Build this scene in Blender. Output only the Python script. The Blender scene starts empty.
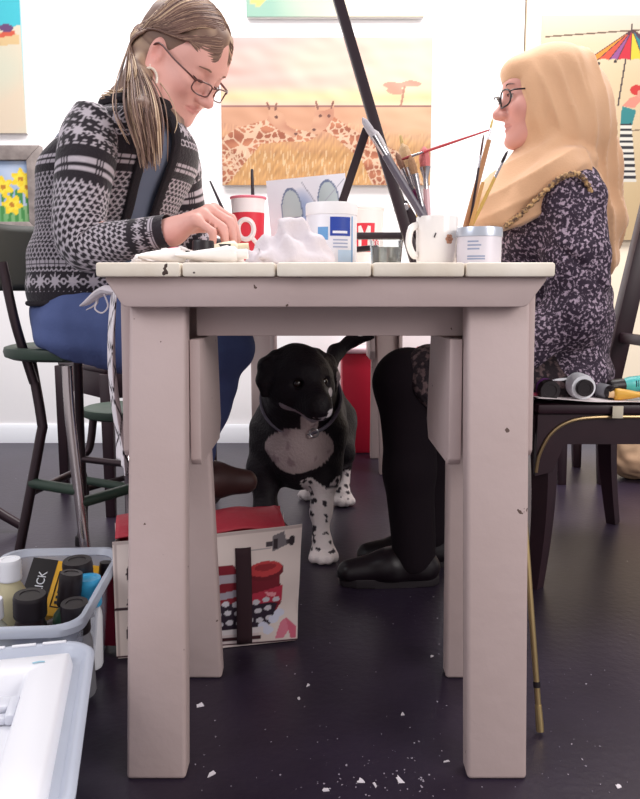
import bpy, bmesh, math, random
import numpy as np
from mathutils import Vector, Matrix

random.seed(7)
SC = bpy.context.scene
COL = SC.collection

# ------------------------------------------------------------------ camera
FPX, PITCH, CAMZ = 760.0, math.radians(8.0), 0.75
cam_data = bpy.data.cameras.new('camera')
cam_data.sensor_fit = 'HORIZONTAL'
cam_data.sensor_width = 36.0
cam_data.lens = FPX / 640.0 * 36.0
cam_data.clip_start = 0.02
cam = bpy.data.objects.new('camera', cam_data)
cam.location = (0, 0, CAMZ)
cam.rotation_euler = (math.radians(90) - PITCH, 0, 0)
COL.objects.link(cam)
SC.camera = cam

# ------------------------------------------------------------------ world, lights, exposure
world = bpy.data.worlds.new('world')
SC.world = world
world.use_nodes = True
bg = world.node_tree.nodes['Background']
bg.inputs[0].default_value = (1.0, 0.95, 0.98, 1)
bg.inputs[1].default_value = 0.6

def area(name, loc, target, sx, sy, power, color=(1, 1, 1)):
    d = bpy.data.lights.new(name, 'AREA')
    d.shape = 'RECTANGLE'; d.size = sx; d.size_y = sy; d.energy = power; d.color = color
    o = bpy.data.objects.new(name, d)
    o.location = loc
    o.rotation_euler = (Vector(target) - Vector(loc)).to_track_quat('-Z', 'Y').to_euler()
    COL.objects.link(o)
    return o

area('ceiling_light', (0.2, 2.5, 2.75), (0.2, 3.1, 0.6), 3.4, 1.0, 118, (1.0, 0.97, 0.95))
area('window_light', (2.3, -0.7, 2.0), (-0.1, 1.7, 0.7), 1.6, 1.6, 56, (1.0, 0.96, 0.93))
area('window_light', (-1.9, 0.1, 2.1), (0.0, 1.8, 0.7), 1.2, 1.2, 24, (0.93, 0.95, 1.0))

SC.view_settings.view_transform = 'Standard'
SC.view_settings.look = 'None'
SC.view_settings.exposure = 0.0
SC.view_settings.gamma = 1.0
SC.view_settings.use_curve_mapping = False

# ------------------------------------------------------------------ helpers
def lin(c):
    c = np.asarray(c, float) / 255.0
    return np.where(c <= 0.04045, c / 12.92, ((c + 0.055) / 1.055) ** 2.4)

def P(u, v, Y):
    """the point in the room that lies Y metres ahead of the camera in the direction of (u, v)"""
    xr = (u - 320.0) / FPX; yr = (v - 399.5) / FPX
    dy = math.cos(PITCH) - yr * math.sin(PITCH)
    dz = -math.sin(PITCH) - yr * math.cos(PITCH)
    return np.array([xr * Y / dy, Y, CAMZ + dz * Y / dy])

def unit(v):
    v = np.asarray(v, float)
    return v / max(1e-9, np.linalg.norm(v))

_mats = {}
def mat(name, rgb, rough=0.6, metal=0.0, noise=None, bump=None, alpha=1.0, trans=0.0, attr=False, spec=0.5,
        coat=0.0, sheen=0.0, emit=None, ior=1.45):
    """procedural Principled material. rgb in 0..255 sRGB. noise=(scale, rgb2, contrast) mixes a second colour;
    bump=(scale, strength)."""
    if name in _mats: return _mats[name]
    m = bpy.data.materials.new(name); m.use_nodes = True
    nt = m.node_tree; b = nt.nodes['Principled BSDF']
    c = tuple(lin(rgb)) + (1,)
    b.inputs['Base Color'].default_value = c
    b.inputs['Roughness'].default_value = rough
    b.inputs['Metallic'].default_value = metal
    b.inputs['Specular IOR Level'].default_value = spec
    b.inputs['IOR'].default_value = ior
    if coat: b.inputs['Coat Weight'].default_value = coat
    if sheen: b.inputs['Sheen Weight'].default_value = sheen
    if alpha < 1: b.inputs['Alpha'].default_value = alpha
    if trans: b.inputs['Transmission Weight'].default_value = trans
    tc = nt.nodes.new('ShaderNodeTexCoord')
    src = None
    if attr:
        a = nt.nodes.new('ShaderNodeAttribute'); a.attribute_name = 'Col'
        src = a.outputs['Color']
    if noise:
        n = nt.nodes.new('ShaderNodeTexNoise'); n.inputs['Scale'].default_value = noise[0]; n.inputs['Detail'].default_value = 6
        nt.links.new(tc.outputs['Object'], n.inputs['Vector'])
        r = nt.nodes.new('ShaderNodeValToRGB')
        k = noise[2]; bias = noise[3] if len(noise) > 3 else 0.0
        r.color_ramp.elements[0].position = max(0, 0.5 + bias - k); r.color_ramp.elements[1].position = min(1, 0.5 + bias + k)
        nt.links.new(n.outputs['Fac'], r.inputs['Fac'])
        mx = nt.nodes.new('ShaderNodeMix'); mx.data_type = 'RGBA'
        nt.links.new(r.outputs['Color'], mx.inputs['Factor'])
        if src is not None: nt.links.new(src, mx.inputs[6])
        else: mx.inputs[6].default_value = c
        mx.inputs[7].default_value = tuple(lin(noise[1])) + (1,)
        src = mx.outputs[2]
    if src is not None: nt.links.new(src, b.inputs['Base Color'])
    if bump:
        n2 = nt.nodes.new('ShaderNodeTexNoise'); n2.inputs['Scale'].default_value = bump[0]; n2.inputs['Detail'].default_value = 5
        nt.links.new(tc.outputs['Object'], n2.inputs['Vector'])
        bp = nt.nodes.new('ShaderNodeBump'); bp.inputs['Strength'].default_value = bump[1]; bp.inputs['Distance'].default_value = 0.01
        nt.links.new(n2.outputs['Fac'], bp.inputs['Height'])
        nt.links.new(bp.outputs['Normal'], b.inputs['Normal'])
    if emit:
        b.inputs['Emission Color'].default_value = tuple(lin(emit[0])) + (1,)
        b.inputs['Emission Strength'].default_value = emit[1]
    _mats[name] = m
    return m

def make_mesh(name, V, F, mats, midx=None, col=None, smooth=True, sharp=None):
    me = bpy.data.meshes.new(name)
    V = np.asarray(V, np.float32)
    if isinstance(F, np.ndarray):
        n, k = F.shape
        me.vertices.add(len(V)); me.vertices.foreach_set('co', V.ravel())
        me.loops.add(n * k); me.loops.foreach_set('vertex_index', F.astype(np.int32).ravel())
        me.polygons.add(n); me.polygons.foreach_set('loop_start', np.arange(0, n * k, k, dtype=np.int32))
        me.update(calc_edges=True)
    else:
        me.from_pydata(V.tolist(), [], F)
    for m in (mats if isinstance(mats, (list, tuple)) else [mats]): me.materials.append(m)
    if midx is not None: me.polygons.foreach_set('material_index', np.asarray(midx, np.int32))
    me.polygons.foreach_set('use_smooth', np.full(len(me.polygons), bool(smooth)))
    if col is not None:
        a = me.color_attributes.new('Col', 'FLOAT_COLOR', 'POINT')
        c = np.ones((len(V), 4), np.float32); c[:, :3] = col
        a.data.foreach_set('color', c.ravel())
    if sharp is not None and smooth: me.set_sharp_from_angle(angle=math.radians(sharp))
    me.validate(); me.update()
    return me

def link(name, me, parent=None):
    o = bpy.data.objects.new(name, me)
    COL.objects.link(o)
    if parent is not None: o.parent = parent
    return o

def world_of(o):
    v = np.zeros(3)
    while o is not None:
        v = v + np.array(o.location); o = o.parent
    return v

def thing(name, label, cat, loc=(0, 0, 0), group=None):
    o = bpy.data.objects.new(name, None)
    o.empty_display_size = 0.05
    COL.objects.link(o)
    o.location = tuple(float(x) for x in loc)
    return tag(o, label, cat, group)

def tag(o, label, cat, group=None, kind=None):
    if label: o['label'] = label
    if cat: o['category'] = cat
    if group: o['group'] = group
    if kind: o['kind'] = kind
    return o

def struct(o):
    o['kind'] = 'structure'
    return o

class MB:
    """collects shapes into one mesh (world coordinates)"""
    def __init__(self): self.V = []; self.F = []; self.M = []; self.C = []
    def add(self, V, F, m=0, c=None):
        b = len(self.V)
        self.V += [tuple(float(x) for x in p) for p in V]
        self.F += [tuple(i + b for i in f) for f in F]
        self.M += [m] * len(F)
        self.C += [c if c is not None else (1, 1, 1)] * len(V)
        return self
    def hexa(self, pts, bev=0.0, m=0, seg=2):
        """pts: 8 corners, bottom ring of 4 then top ring of 4 (same order)"""
        bm = bmesh.new()
        vs = [bm.verts.new(tuple(p)) for p in pts]
        for f in ((3, 2, 1, 0), (4, 5, 6, 7), (0, 1, 5, 4), (1, 2, 6, 5), (2, 3, 7, 6), (3, 0, 4, 7)):
            bm.faces.new([vs[i] for i in f])
        if bev > 0:
            bmesh.ops.bevel(bm, geom=bm.edges[:], offset=bev, segments=seg, affect='EDGES', profile=0.5)
        bmesh.ops.recalc_face_normals(bm, faces=bm.faces[:])
        bm.verts.index_update()
        self.add([v.co[:] for v in bm.verts], [[v.index for v in f.verts] for f in bm.faces], m)
        bm.free(); return self
    def box(self, c, s, bev=0.0, m=0, rz=0.0, R=None):
        c = np.asarray(c, float); h = np.asarray(s, float) / 2
        pts = []
        for z in (-1, 1):
            for x, y in ((-1, -1), (1, -1), (1, 1), (-1, 1)): pts.append(np.array([x, y, z]) * h)
        if R is None:
            cs, sn = math.cos(rz), math.sin(rz)
            R = np.array([[cs, -sn, 0], [sn, cs, 0], [0, 0, 1]])
        return self.hexa([c + R @ p for p in pts], bev, m)
    def tube(self, path, r, seg=12, m=0, closed=False, cap=True, flat=1.0):
        path = np.asarray(path, float); n = len(path)
        r = np.full(n, r, float) if np.isscalar(r) else np.asarray(r, float)
        T = np.gradient(path, axis=0) if not closed else (np.roll(path, -1, 0) - np.roll(path, 1, 0))
        T /= np.linalg.norm(T, axis=1)[:, None] + 1e-12
        up = np.array([0, 0, 1.0]) if abs(T[0][2]) < 0.9 else np.array([1.0, 0, 0])
        N = unit(np.cross(up, T[0])); rings = []
        for i in range(n):
            N = unit(N - T[i] * np.dot(N, T[i])); B = np.cross(T[i], N)
            a = np.linspace(0, 2 * math.pi, seg, endpoint=False)
            rings.append(path[i] + r[i] * (np.cos(a)[:, None] * N + flat * np.sin(a)[:, None] * B))
        V = np.concatenate(rings); F = []
        for i in range(n if closed else n - 1):
            for j in range(seg):
                a, b = i * seg + j, i * seg + (j + 1) % seg
                i2 = (i + 1) % n
                F.append((a, b, i2 * seg + (j + 1) % seg, i2 * seg + j))
        if cap and not closed:
            F.append(tuple(range(seg - 1, -1, -1))); F.append(tuple((n - 1) * seg + j for j in range(seg)))
        return self.add(V, F, m)
    def cyl(self, p0, p1, r0, r1=None, seg=20, m=0):
        return self.tube([p0, p1], [r0, r0 if r1 is None else r1], seg, m)
    def lathe(self, prof, base, axis=(0, 0, 1), seg=28, m=0, mats=None):
        """prof: list of (r, h). rings along axis from base"""
        ax = unit(axis); t = np.array([1.0, 0, 0]) if abs(ax[0]) < 0.9 else np.array([0, 1.0, 0])
        n = unit(np.cross(ax, t)); b = np.cross(ax, n); base = np.asarray(base, float)
        a = np.linspace(0, 2 * math.pi, seg, endpoint=False)
        V = np.concatenate([base + ax * h + max(r, 1e-5) * (np.cos(a)[:, None] * n + np.sin(a)[:, None] * b) for r, h in prof])
        for i in range(len(prof) - 1):
            F = []
            for j in range(seg):
                p, q = i * seg + j, i * seg + (j + 1) % seg
                F.append((p, q, q + seg, p + seg))
            mm = mats[i] if mats else m
            if i == 0: self._b = len(self.V); self.add(V, F, mm)
            else:
                self.F += [tuple(k + self._b for k in f) for f in F]; self.M += [mm] * len(F)
        return self
    def prism(self, poly, origin, ux, uy, depth, m=0, bev=0.0):
        """poly in 2-D (ux, uy) extruded by depth along ux x uy"""
        bm = bmesh.new(); o = np.asarray(origin, float); ux = np.asarray(ux, float); uy = np.asarray(uy, float); n = unit(np.cross(ux, uy))
        lo = [bm.verts.new(tuple(o + ux * x + uy * y)) for x, y in poly]
        hi = [bm.verts.new(tuple(o + ux * x + uy * y + n * depth)) for x, y in poly]
        bm.faces.new(lo[::-1]); bm.faces.new(hi)
        k = len(poly)
        for i in range(k): bm.faces.new((lo[i], lo[(i + 1) % k], hi[(i + 1) % k], hi[i]))
        if bev > 0: bmesh.ops.bevel(bm, geom=bm.edges[:], offset=bev, segments=2, affect='EDGES', profile=0.5)
        bmesh.ops.recalc_face_normals(bm, faces=bm.faces[:]); bm.verts.index_update()
        self.add([v.co[:] for v in bm.verts], [[v.index for v in f.verts] for f in bm.faces], m)
        bm.free(); return self
    def ell(self, c, r, R=None, seg=20, rings=12, m=0):
        V = []; F = []; R = np.eye(3) if R is None else R; c = np.asarray(c, float)
        for i in range(rings + 1):
            th = math.pi * i / rings
            for j in range(seg):
                ph = 2 * math.pi * j / seg
                V.append(c + R @ (np.array([math.sin(th) * math.cos(ph), math.sin(th) * math.sin(ph), math.cos(th)]) * np.asarray(r)))
        for i in range(rings):
            for j in range(seg):
                a, b = i * seg + j, i * seg + (j + 1) % seg
                F.append((a, a + seg, b + seg, b))
        return self.add(V, F, m)
    def obj(self, name, mats, parent=None, sharp=35, col=False, origin=None):
        V = np.array(self.V)
        if parent is not None: V = V - world_of(parent)
        loc = None
        if parent is None:
            loc = np.array([(V[:, 0].min() + V[:, 0].max()) / 2, (V[:, 1].min() + V[:, 1].max()) / 2, V[:, 2].min()]) if origin is None else np.asarray(origin)
            V = V - loc
        bm = bmesh.new()
        me0 = make_mesh(name, V, self.F, mats, self.M, np.array(self.C) if col else None)
        bm.from_mesh(me0); bmesh.ops.remove_doubles(bm, verts=bm.verts[:], dist=1e-6)
        bmesh.ops.recalc_face_normals(bm, faces=bm.faces[:]); bm.to_mesh(me0); bm.free()
        me0.polygons.foreach_set('use_smooth', np.full(len(me0.polygons), True))
        if sharp: me0.set_sharp_from_angle(angle=math.radians(sharp))
        o = link(name, me0, parent)
        if loc is not None: o.location = tuple(loc)
        return o

def catmull(pts, n):
    pts = np.asarray(pts, float); k = len(pts)
    if k == 2: 
        t = np.linspace(0, 1, n)[:, None]; return pts[0] * (1 - t) + pts[1] * t
    t = np.linspace(0, k - 1, n); i = np.clip(t.astype(int), 0, k - 2); f = (t - i)[:, None]
    p0 = pts[np.clip(i - 1, 0, k - 1)]; p1 = pts[i]; p2 = pts[i + 1]; p3 = pts[np.clip(i + 2, 0, k - 1)]
    return 0.5 * ((2 * p1) + (-p0 + p2) * f + (2 * p0 - 5 * p1 + 4 * p2 - p3) * f ** 2 + (-p0 + 3 * p1 - 3 * p2 + p3) * f ** 3)

def copy_tree(o, parent=None):
    c = o.copy(); COL.objects.link(c)
    if parent is not None: c.parent = parent
    for ch in list(o.children): copy_tree(ch, c)
    return c

def nz(V, scale, seed=0, n=9):
    """smooth pseudo noise in about -1..1 (sum of waves)"""
    r = np.random.RandomState(seed); out = np.zeros(len(V))
    for _ in range(n):
        d = r.normal(size=3); d /= np.linalg.norm(d)
        out += np.sin(V @ d * scale * r.uniform(0.6, 1.7) + r.uniform(0, 6.3))
    return out / math.sqrt(n)

# ------------------------------------------------------------------ smooth-union solids
class SDF:
    def __init__(self, lo, hi, step, fine=()):
        self.ax = []
        for k in range(3):
            xs = [lo[k]]
            while xs[-1] < hi[k]:
                s = step
                for (fl, fh, fs) in fine:
                    if fl[k] <= xs[-1] <= fh[k]: s = min(s, fs)
                xs.append(xs[-1] + s)
            self.ax.append(np.array(xs, np.float32))
        self.f = np.full([len(a) for a in self.ax], 0.3, np.float32)
    def _apply(self, fn, lo, hi, k, op, pad):
        sl = []
        for d in range(3):
            a = self.ax[d]
            i0 = max(0, np.searchsorted(a, lo[d] - pad)); i1 = min(len(a), np.searchsorted(a, hi[d] + pad))
            if i1 <= i0: return self
            sl.append(slice(i0, i1))
        X = self.ax[0][sl[0]][:, None, None]; Y = self.ax[1][sl[1]][None, :, None]; Z = self.ax[2][sl[2]][None, None, :]
        d = fn(X, Y, Z); g = self.f[tuple(sl)]
        if op == 'u':
            h = np.maximum(k - np.abs(g - d), 0) / max(k, 1e-6)
            self.f[tuple(sl)] = np.minimum(g, d) - h * h * k * 0.25
        else:
            d = -d
            h = np.maximum(k - np.abs(g - d), 0) / max(k, 1e-6)
            self.f[tuple(sl)] = np.maximum(g, d) + h * h * k * 0.25
        return self
    def cone(self, a, b, ra, rb, k=0.02, op='u'):
        a = np.asarray(a, float); b = np.asarray(b, float); ba = b - a; L2 = max(1e-9, ba @ ba)
        def fn(X, Y, Z):
            px, py, pz = X - a[0], Y - a[1], Z - a[2]
            t = np.clip((px * ba[0] + py * ba[1] + pz * ba[2]) / L2, 0, 1)
            d = np.sqrt((px - t * ba[0]) ** 2 + (py - t * ba[1]) ** 2 + (pz - t * ba[2]) ** 2)
            return d - (ra + (rb - ra) * t)
        m = max(ra, rb)
        return self._apply(fn, np.minimum(a, b) - m, np.maximum(a, b) + m, k, op, k + 0.03)
    def chain(self, pts, rad, k=0.02):
        for i in range(len(pts) - 1): self.cone(pts[i], pts[i + 1], rad[i], rad[i + 1], k)
        return self
    def ell(self, c, r, R=None, k=0.02, op='u'):
        c = np.asarray(c, float); r = np.asarray(r, float); R = np.eye(3) if R is None else R
        def fn(X, Y, Z):
            px, py, pz = X - c[0], Y - c[1], Z - c[2]
            q = [(R[0, i] * px + R[1, i] * py + R[2, i] * pz) for i in range(3)]
            k0 = np.sqrt((q[0] / r[0]) ** 2 + (q[1] / r[1]) ** 2 + (q[2] / r[2]) ** 2)
            k1 = np.sqrt((q[0] / r[0] ** 2) ** 2 + (q[1] / r[1] ** 2) ** 2 + (q[2] / r[2] ** 2) ** 2) + 1e-6
            return k0 * (k0 - 1) / k1
        m = np.abs(R) @ r
        return self._apply(fn, c - m, c + m, k, op, k + 0.03)
    def fn(self, f, lo, hi, k=0.01, op='u', pad=0.03): return self._apply(f, np.asarray(lo), np.asarray(hi), k, op, pad)
    def mesh(self):
        f = self.f; ins = f < 0
        s = np.zeros([n - 1 for n in f.shape], np.uint8)
        for a in (0, 1):
            for b in (0, 1):
                for c in (0, 1):
                    s += ins[a:f.shape[0] - 1 + a, b:f.shape[1] - 1 + b, c:f.shape[2] - 1 + c]
        act = (s > 0) & (s < 8)
        I, J, K = np.nonzero(act)
        ids = np.full(act.shape, -1, np.int32); ids[I, J, K] = np.arange(len(I))
        acc = np.zeros((len(I), 3)); cnt = np.zeros(len(I))
        corners = [(a, b, c) for a in (0, 1) for b in (0, 1) for c in (0, 1)]
        for p in corners:
            for ax in range(3):
                if p[ax]: continue
                q = list(p); q[ax] = 1
                fa = f[I + p[0], J + p[1], K + p[2]]; fb = f[I + q[0], J + q[1], K + q[2]]
                m = (fa < 0) != (fb < 0)
                t = np.where(m, fa / np.where(m, fa - fb, 1), 0)
                pos = [self.ax[d][(I, J, K)[d] + p[d]].astype(float) for d in range(3)]
                nxt = self.ax[ax][np.minimum((I, J, K)[ax] + 1, len(self.ax[ax]) - 1)]
                pos[ax] = pos[ax] + t * (nxt - pos[ax])
                for d in range(3): acc[:, d] += np.where(m, pos[d], 0)
                cnt += m
        V = acc / cnt[:, None]
        quads = []
        for ax in range(3):
            o = [(0, 1, 2), (1, 2, 0), (2, 0, 1)][ax]
            A = np.moveaxis(ins, o, (0, 1, 2)); Q = np.moveaxis(ids, o, (0, 1, 2))
            ch = A[:-1, 1:-1, 1:-1] != A[1:, 1:-1, 1:-1]
            i, j, k = np.nonzero(ch); j += 1; k += 1
            q = np.stack([Q[i, j - 1, k - 1], Q[i, j, k - 1], Q[i, j, k], Q[i, j - 1, k]], 1)
            fl = ~A[i, j, k]
            q[fl] = q[fl][:, ::-1]
            quads.append(q)
        F = np.concatenate(quads); F = F[(F >= 0).all(1)]
        return V, F

def vnormals(V, F):
    n = np.cross(V[F[:, 2]] - V[F[:, 0]], V[F[:, 3]] - V[F[:, 1]])
    N = np.zeros_like(V)
    for j in range(4): np.add.at(N, F[:, j], n)
    return N / (np.linalg.norm(N, axis=1)[:, None] + 1e-12)

def smooth(V, F, it=1, lam=0.5):
    E = np.concatenate([F[:, [0, 1]], F[:, [1, 2]], F[:, [2, 3]], F[:, [3, 0]]])
    for _ in range(it):
        S = np.zeros_like(V); c = np.zeros(len(V))
        np.add.at(S, E[:, 0], V[E[:, 1]]); np.add.at(S, E[:, 1], V[E[:, 0]])
        np.add.at(c, E[:, 0], 1); np.add.at(c, E[:, 1], 1)
        V = V + lam * (S / np.maximum(c, 1)[:, None] - V)
    return V

def solid(name, S, m, parent, colfn=None, disp=None, it=1):
    V, F = S.mesh()
    if it: V = smooth(V, F, it)
    if disp is not None:
        N = vnormals(V, F); V = V + N * disp(V, N)[:, None]
    col = colfn(V) if colfn else None
    me = make_mesh(name, V - world_of(parent), F, m, None, col)
    return link(name, me, parent)

def grid_mesh(name, G, m, parent, col=None, closed_u=False, thick=0.0):
    """G: (rows, cols, 3) points"""
    r, c, _ = G.shape
    V = G.reshape(-1, 3); i, j = np.meshgrid(np.arange(r - 1), np.arange(c if closed_u else c - 1), indexing='ij')
    j2 = (j + 1) % c
    F = np.stack([i * c + j, i * c + j2, (i + 1) * c + j2, (i + 1) * c + j], -1).reshape(-1, 4)
    cc = None if col is None else np.asarray(col).reshape(-1, 3)
    me = make_mesh(name, V - (world_of(parent) if parent is not None else 0), F, m, None, cc)
    o = link(name, me, parent)
    if thick:
        md = o.modifiers.new('solidify', 'SOLIDIFY'); md.thickness = thick; md.offset = -1
    return o

def picture(name, origin, ux, uy, w, h, depth, colfn, res, parent, m):
    """a slab (canvas or card) whose front carries a painted colour pattern. origin: bottom-left front corner.
    colfn(X, Y) with X in 0..w, Y in 0..h gives sRGB 0..255"""
    ux = unit(ux); uy = unit(uy); n = unit(np.cross(ux, uy))
    nx, ny = max(2, int(w / res)), max(2, int(h / res))
    X, Y = np.meshgrid(np.linspace(0, w, nx), np.linspace(0, h, ny))
    G = np.asarray(origin) + X[..., None] * ux + Y[..., None] * uy
    C = lin(np.clip(colfn(X, Y), 0, 255))
    V = G.reshape(-1, 3); C = C.reshape(-1, 3)
    i, j = np.meshgrid(np.arange(ny - 1), np.arange(nx - 1), indexing='ij')
    F = np.stack([i * nx + j, i * nx + j + 1, (i + 1) * nx + j + 1, (i + 1) * nx + j], -1).reshape(-1, 4)
    cid = [0, nx - 1, nx * ny - 1, nx * (ny - 1)]
    b = len(V)
    V2 = np.concatenate([V, V[cid], V[cid] - n * depth]); C2 = np.concatenate([C, C[cid], C[cid] * 0 + 0.75])
    sides = [(b + (k + 1) % 4, b + k, b + 4 + k, b + 4 + (k + 1) % 4) for k in range(4)] + [(b + 7, b + 6, b + 5, b + 4)]
    F2 = np.concatenate([F, np.array(sides)])
    loc = np.asarray(origin) if parent is None else world_of(parent)
    me = make_mesh(name, V2 - loc, F2, m, None, C2, smooth=False)
    o = link(name, me, parent)
    if parent is None: o.location = tuple(loc)
    return o

def text(name, s, size, origin, ux, uy, depth, m, parent, align='LEFT', xs=1.0):
    c = bpy.data.curves.new(name, 'FONT'); c.body = s; c.size = size; c.extrude = depth; c.align_x = align; c.resolution_u = 3
    o = bpy.data.objects.new(name + '_tmp', c); COL.objects.link(o)
    dg = bpy.context.evaluated_depsgraph_get()
    me = bpy.data.meshes.new_from_object(o.evaluated_get(dg))
    bpy.data.objects.remove(o)
    ux = unit(ux); uy = unit(uy); n = np.cross(ux, uy)
    V = np.empty(len(me.vertices) * 3, np.float32); me.vertices.foreach_get('co', V); V = V.reshape(-1, 3)
    W = np.asarray(origin) + V[:, :1] * xs * ux + V[:, 1:2] * uy + V[:, 2:3] * n - world_of(parent)
    me.vertices.foreach_set('co', W.astype(np.float32).ravel()); me.materials.clear(); me.materials.append(m); me.update()
    return link(name, me, parent)

# ------------------------------------------------------------------ the room
YW = 3.78
M_white = mat('wall_paint_white', (244, 241, 242), 0.75, noise=(3, (236, 234, 236), 0.4))
M_cream = mat('wall_paint_cream', (243, 230, 208), 0.75, noise=(3, (238, 222, 198), 0.4))
M_base = mat('baseboard_paint', (232, 234, 240), 0.5)
M_floor = mat('floor_paint', (35, 26, 40), 0.36, noise=(5, (46, 37, 53), 0.2), bump=(60, 0.08))

def floor_material():
    nt = M_floor.node_tree; b = nt.nodes['Principled BSDF']
    tc = nt.nodes.new('ShaderNodeTexCoord')
    old = b.inputs['Base Color'].links[0].from_socket
    prev = old
    for sc, th, col in ((55, 0.045, (150, 145, 160)), (17, 0.035, (185, 180, 190))):
        v = nt.nodes.new('ShaderNodeTexVoronoi'); v.inputs['Scale'].default_value = sc
        nt.links.new(tc.outputs['Object'], v.inputs['Vector'])
        lt = nt.nodes.new('ShaderNodeMath'); lt.operation = 'LESS_THAN'; lt.inputs[1].default_value = th
        nt.links.new(v.outputs['Distance'], lt.inputs[0])
        n = nt.nodes.new('ShaderNodeTexNoise'); n.inputs['Scale'].default_value = 2.3
        nt.links.new(tc.outputs['Object'], n.inputs['Vector'])
        g = nt.nodes.new('ShaderNodeMath'); g.operation = 'GREATER_THAN'; g.inputs[1].default_value = 0.55
        nt.links.new(n.outputs['Fac'], g.inputs[0])
        mu = nt.nodes.new('ShaderNodeMath'); mu.operation = 'MULTIPLY'
        nt.links.new(lt.outputs[0], mu.inputs[0]); nt.links.new(g.outputs[0], mu.inputs[1])
        mx = nt.nodes.new('ShaderNodeMix'); mx.data_type = 'RGBA'
        nt.links.new(mu.outputs[0], mx.inputs['Factor']); nt.links.new(prev, mx.inputs[6])
        mx.inputs[7].default_value = tuple(lin(col)) + (1,)
        prev = mx.outputs[2]
    nt.links.new(prev, b.inputs['Base Color'])
floor_material()

struct(MB().box((0, 1.4, -0.05), (7.6, 5.4, 0.1)).obj('floor', M_floor))
xs1 = P(526, 30, YW)[0]; xs0 = P(131, 30, YW)[0]
struct(MB().box(((xs0 - 3.8) / 2 - .0, YW + 0.06, 1.6), (xs0 + 3.8, 0.12, 3.2)).obj('wall_back', M_white))
struct(MB().box(((xs0 + xs1 - 0.006) / 2, YW + 0.07, 1.6), (xs1 - 0.006 - xs0, 0.12, 3.2)).obj('wall_back_panel', M_white))
struct(MB().box(((xs1 + 0.004 + 3.8) / 2, YW + 0.06, 1.6), (3.8 - xs1 - 0.004, 0.12, 3.2)).obj('wall_back_right', M_cream))
struct(MB().box((xs1, YW + 0.1, 1.6), (0.03, 0.05, 3.2)).obj('trim_1', mat('panel_gap_brown', (120, 100, 80), 0.7)))
zb = P(10, 424, YW)[2]
mb = MB(); mb.prism([(0, 0), (0.018, 0), (0.018, zb - 0.02), (0.008, zb), (0, zb)], (-3.8, YW, 0), (0, -1, 0), (0, 0, 1), -7.6)
struct(mb.obj('baseboard_back', M_base))

# ------------------------------------------------------------------ paintings on the wall
M_paint = mat('painted_canvas', (255, 255, 255), 0.7, attr=True)
M_edge = mat('canvas_edge', (205, 195, 180), 0.8)
def mixc(a, b, t): return a + (b - a) * np.clip(t, 0, 1)[..., None]
def full(X, c): return np.ones(X.shape + (3,)) * np.array(c, float)
def put(C, mask, c): return np.where(np.asarray(mask)[..., None], np.array(c, float), C)
def wav(X, Y, s, seed):
    return nz(np.stack([X.ravel() * 1.0, Y.ravel() * 1.0, X.ravel() * 0], 1), s, seed).reshape(X.shape)
def inpoly(X, Y, poly):
    r = np.zeros(X.shape, bool); n = len(poly)
    for i in range(n):
        x0, y0 = poly[i]; x1, y1 = poly[(i + 1) % n]
        c = ((y0 > Y) != (y1 > Y)) & (X < (x1 - x0) * (Y - y0) / (y1 - y0 + 1e-9) + x0)
        r ^= c
    return r
def seg(X, Y, a, b):
    ax, ay = a; bx, by = b; L = (bx - ax) ** 2 + (by - ay) ** 2
    t = np.clip(((X - ax) * (bx - ax) + (Y - ay) * (by - ay)) / L, 0, 1)
    return np.hypot(X - ax - t * (bx - ax), Y - ay - t * (by - ay))
def elp(X, Y, cx, cy, rx, ry, rot=0.0):
    c, s = math.cos(rot), math.sin(rot); x, y = X - cx, Y - cy
    return ((c * x + s * y) / rx) ** 2 + ((-s * x + c * y) / ry) ** 2

def wall_picture(name, label, cat, u0, v0, u1, v1, fn, res, depth=0.03, group=None):
    a = P(u0, v1, YW - depth); b = P(u1, v1, YW - depth); t = P(u0, v0, YW - depth)
    w = b[0] - a[0]; h = t[2] - a[2]
    root = thing(name, label, cat, (a[0] + w / 2, YW - depth, a[2]))
    def cf(X, Y):                                   # to the coordinates the picture was planned in
        return 0.79 * fn(u0 + X / w * (u1 - u0), v1 - Y / h * (v1 - v0))
    picture('painted_front', a, (1, 0, 0), (0, 0, 1), w, h, depth, cf, res, root, M_paint)
    return root, a, w, h

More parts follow.
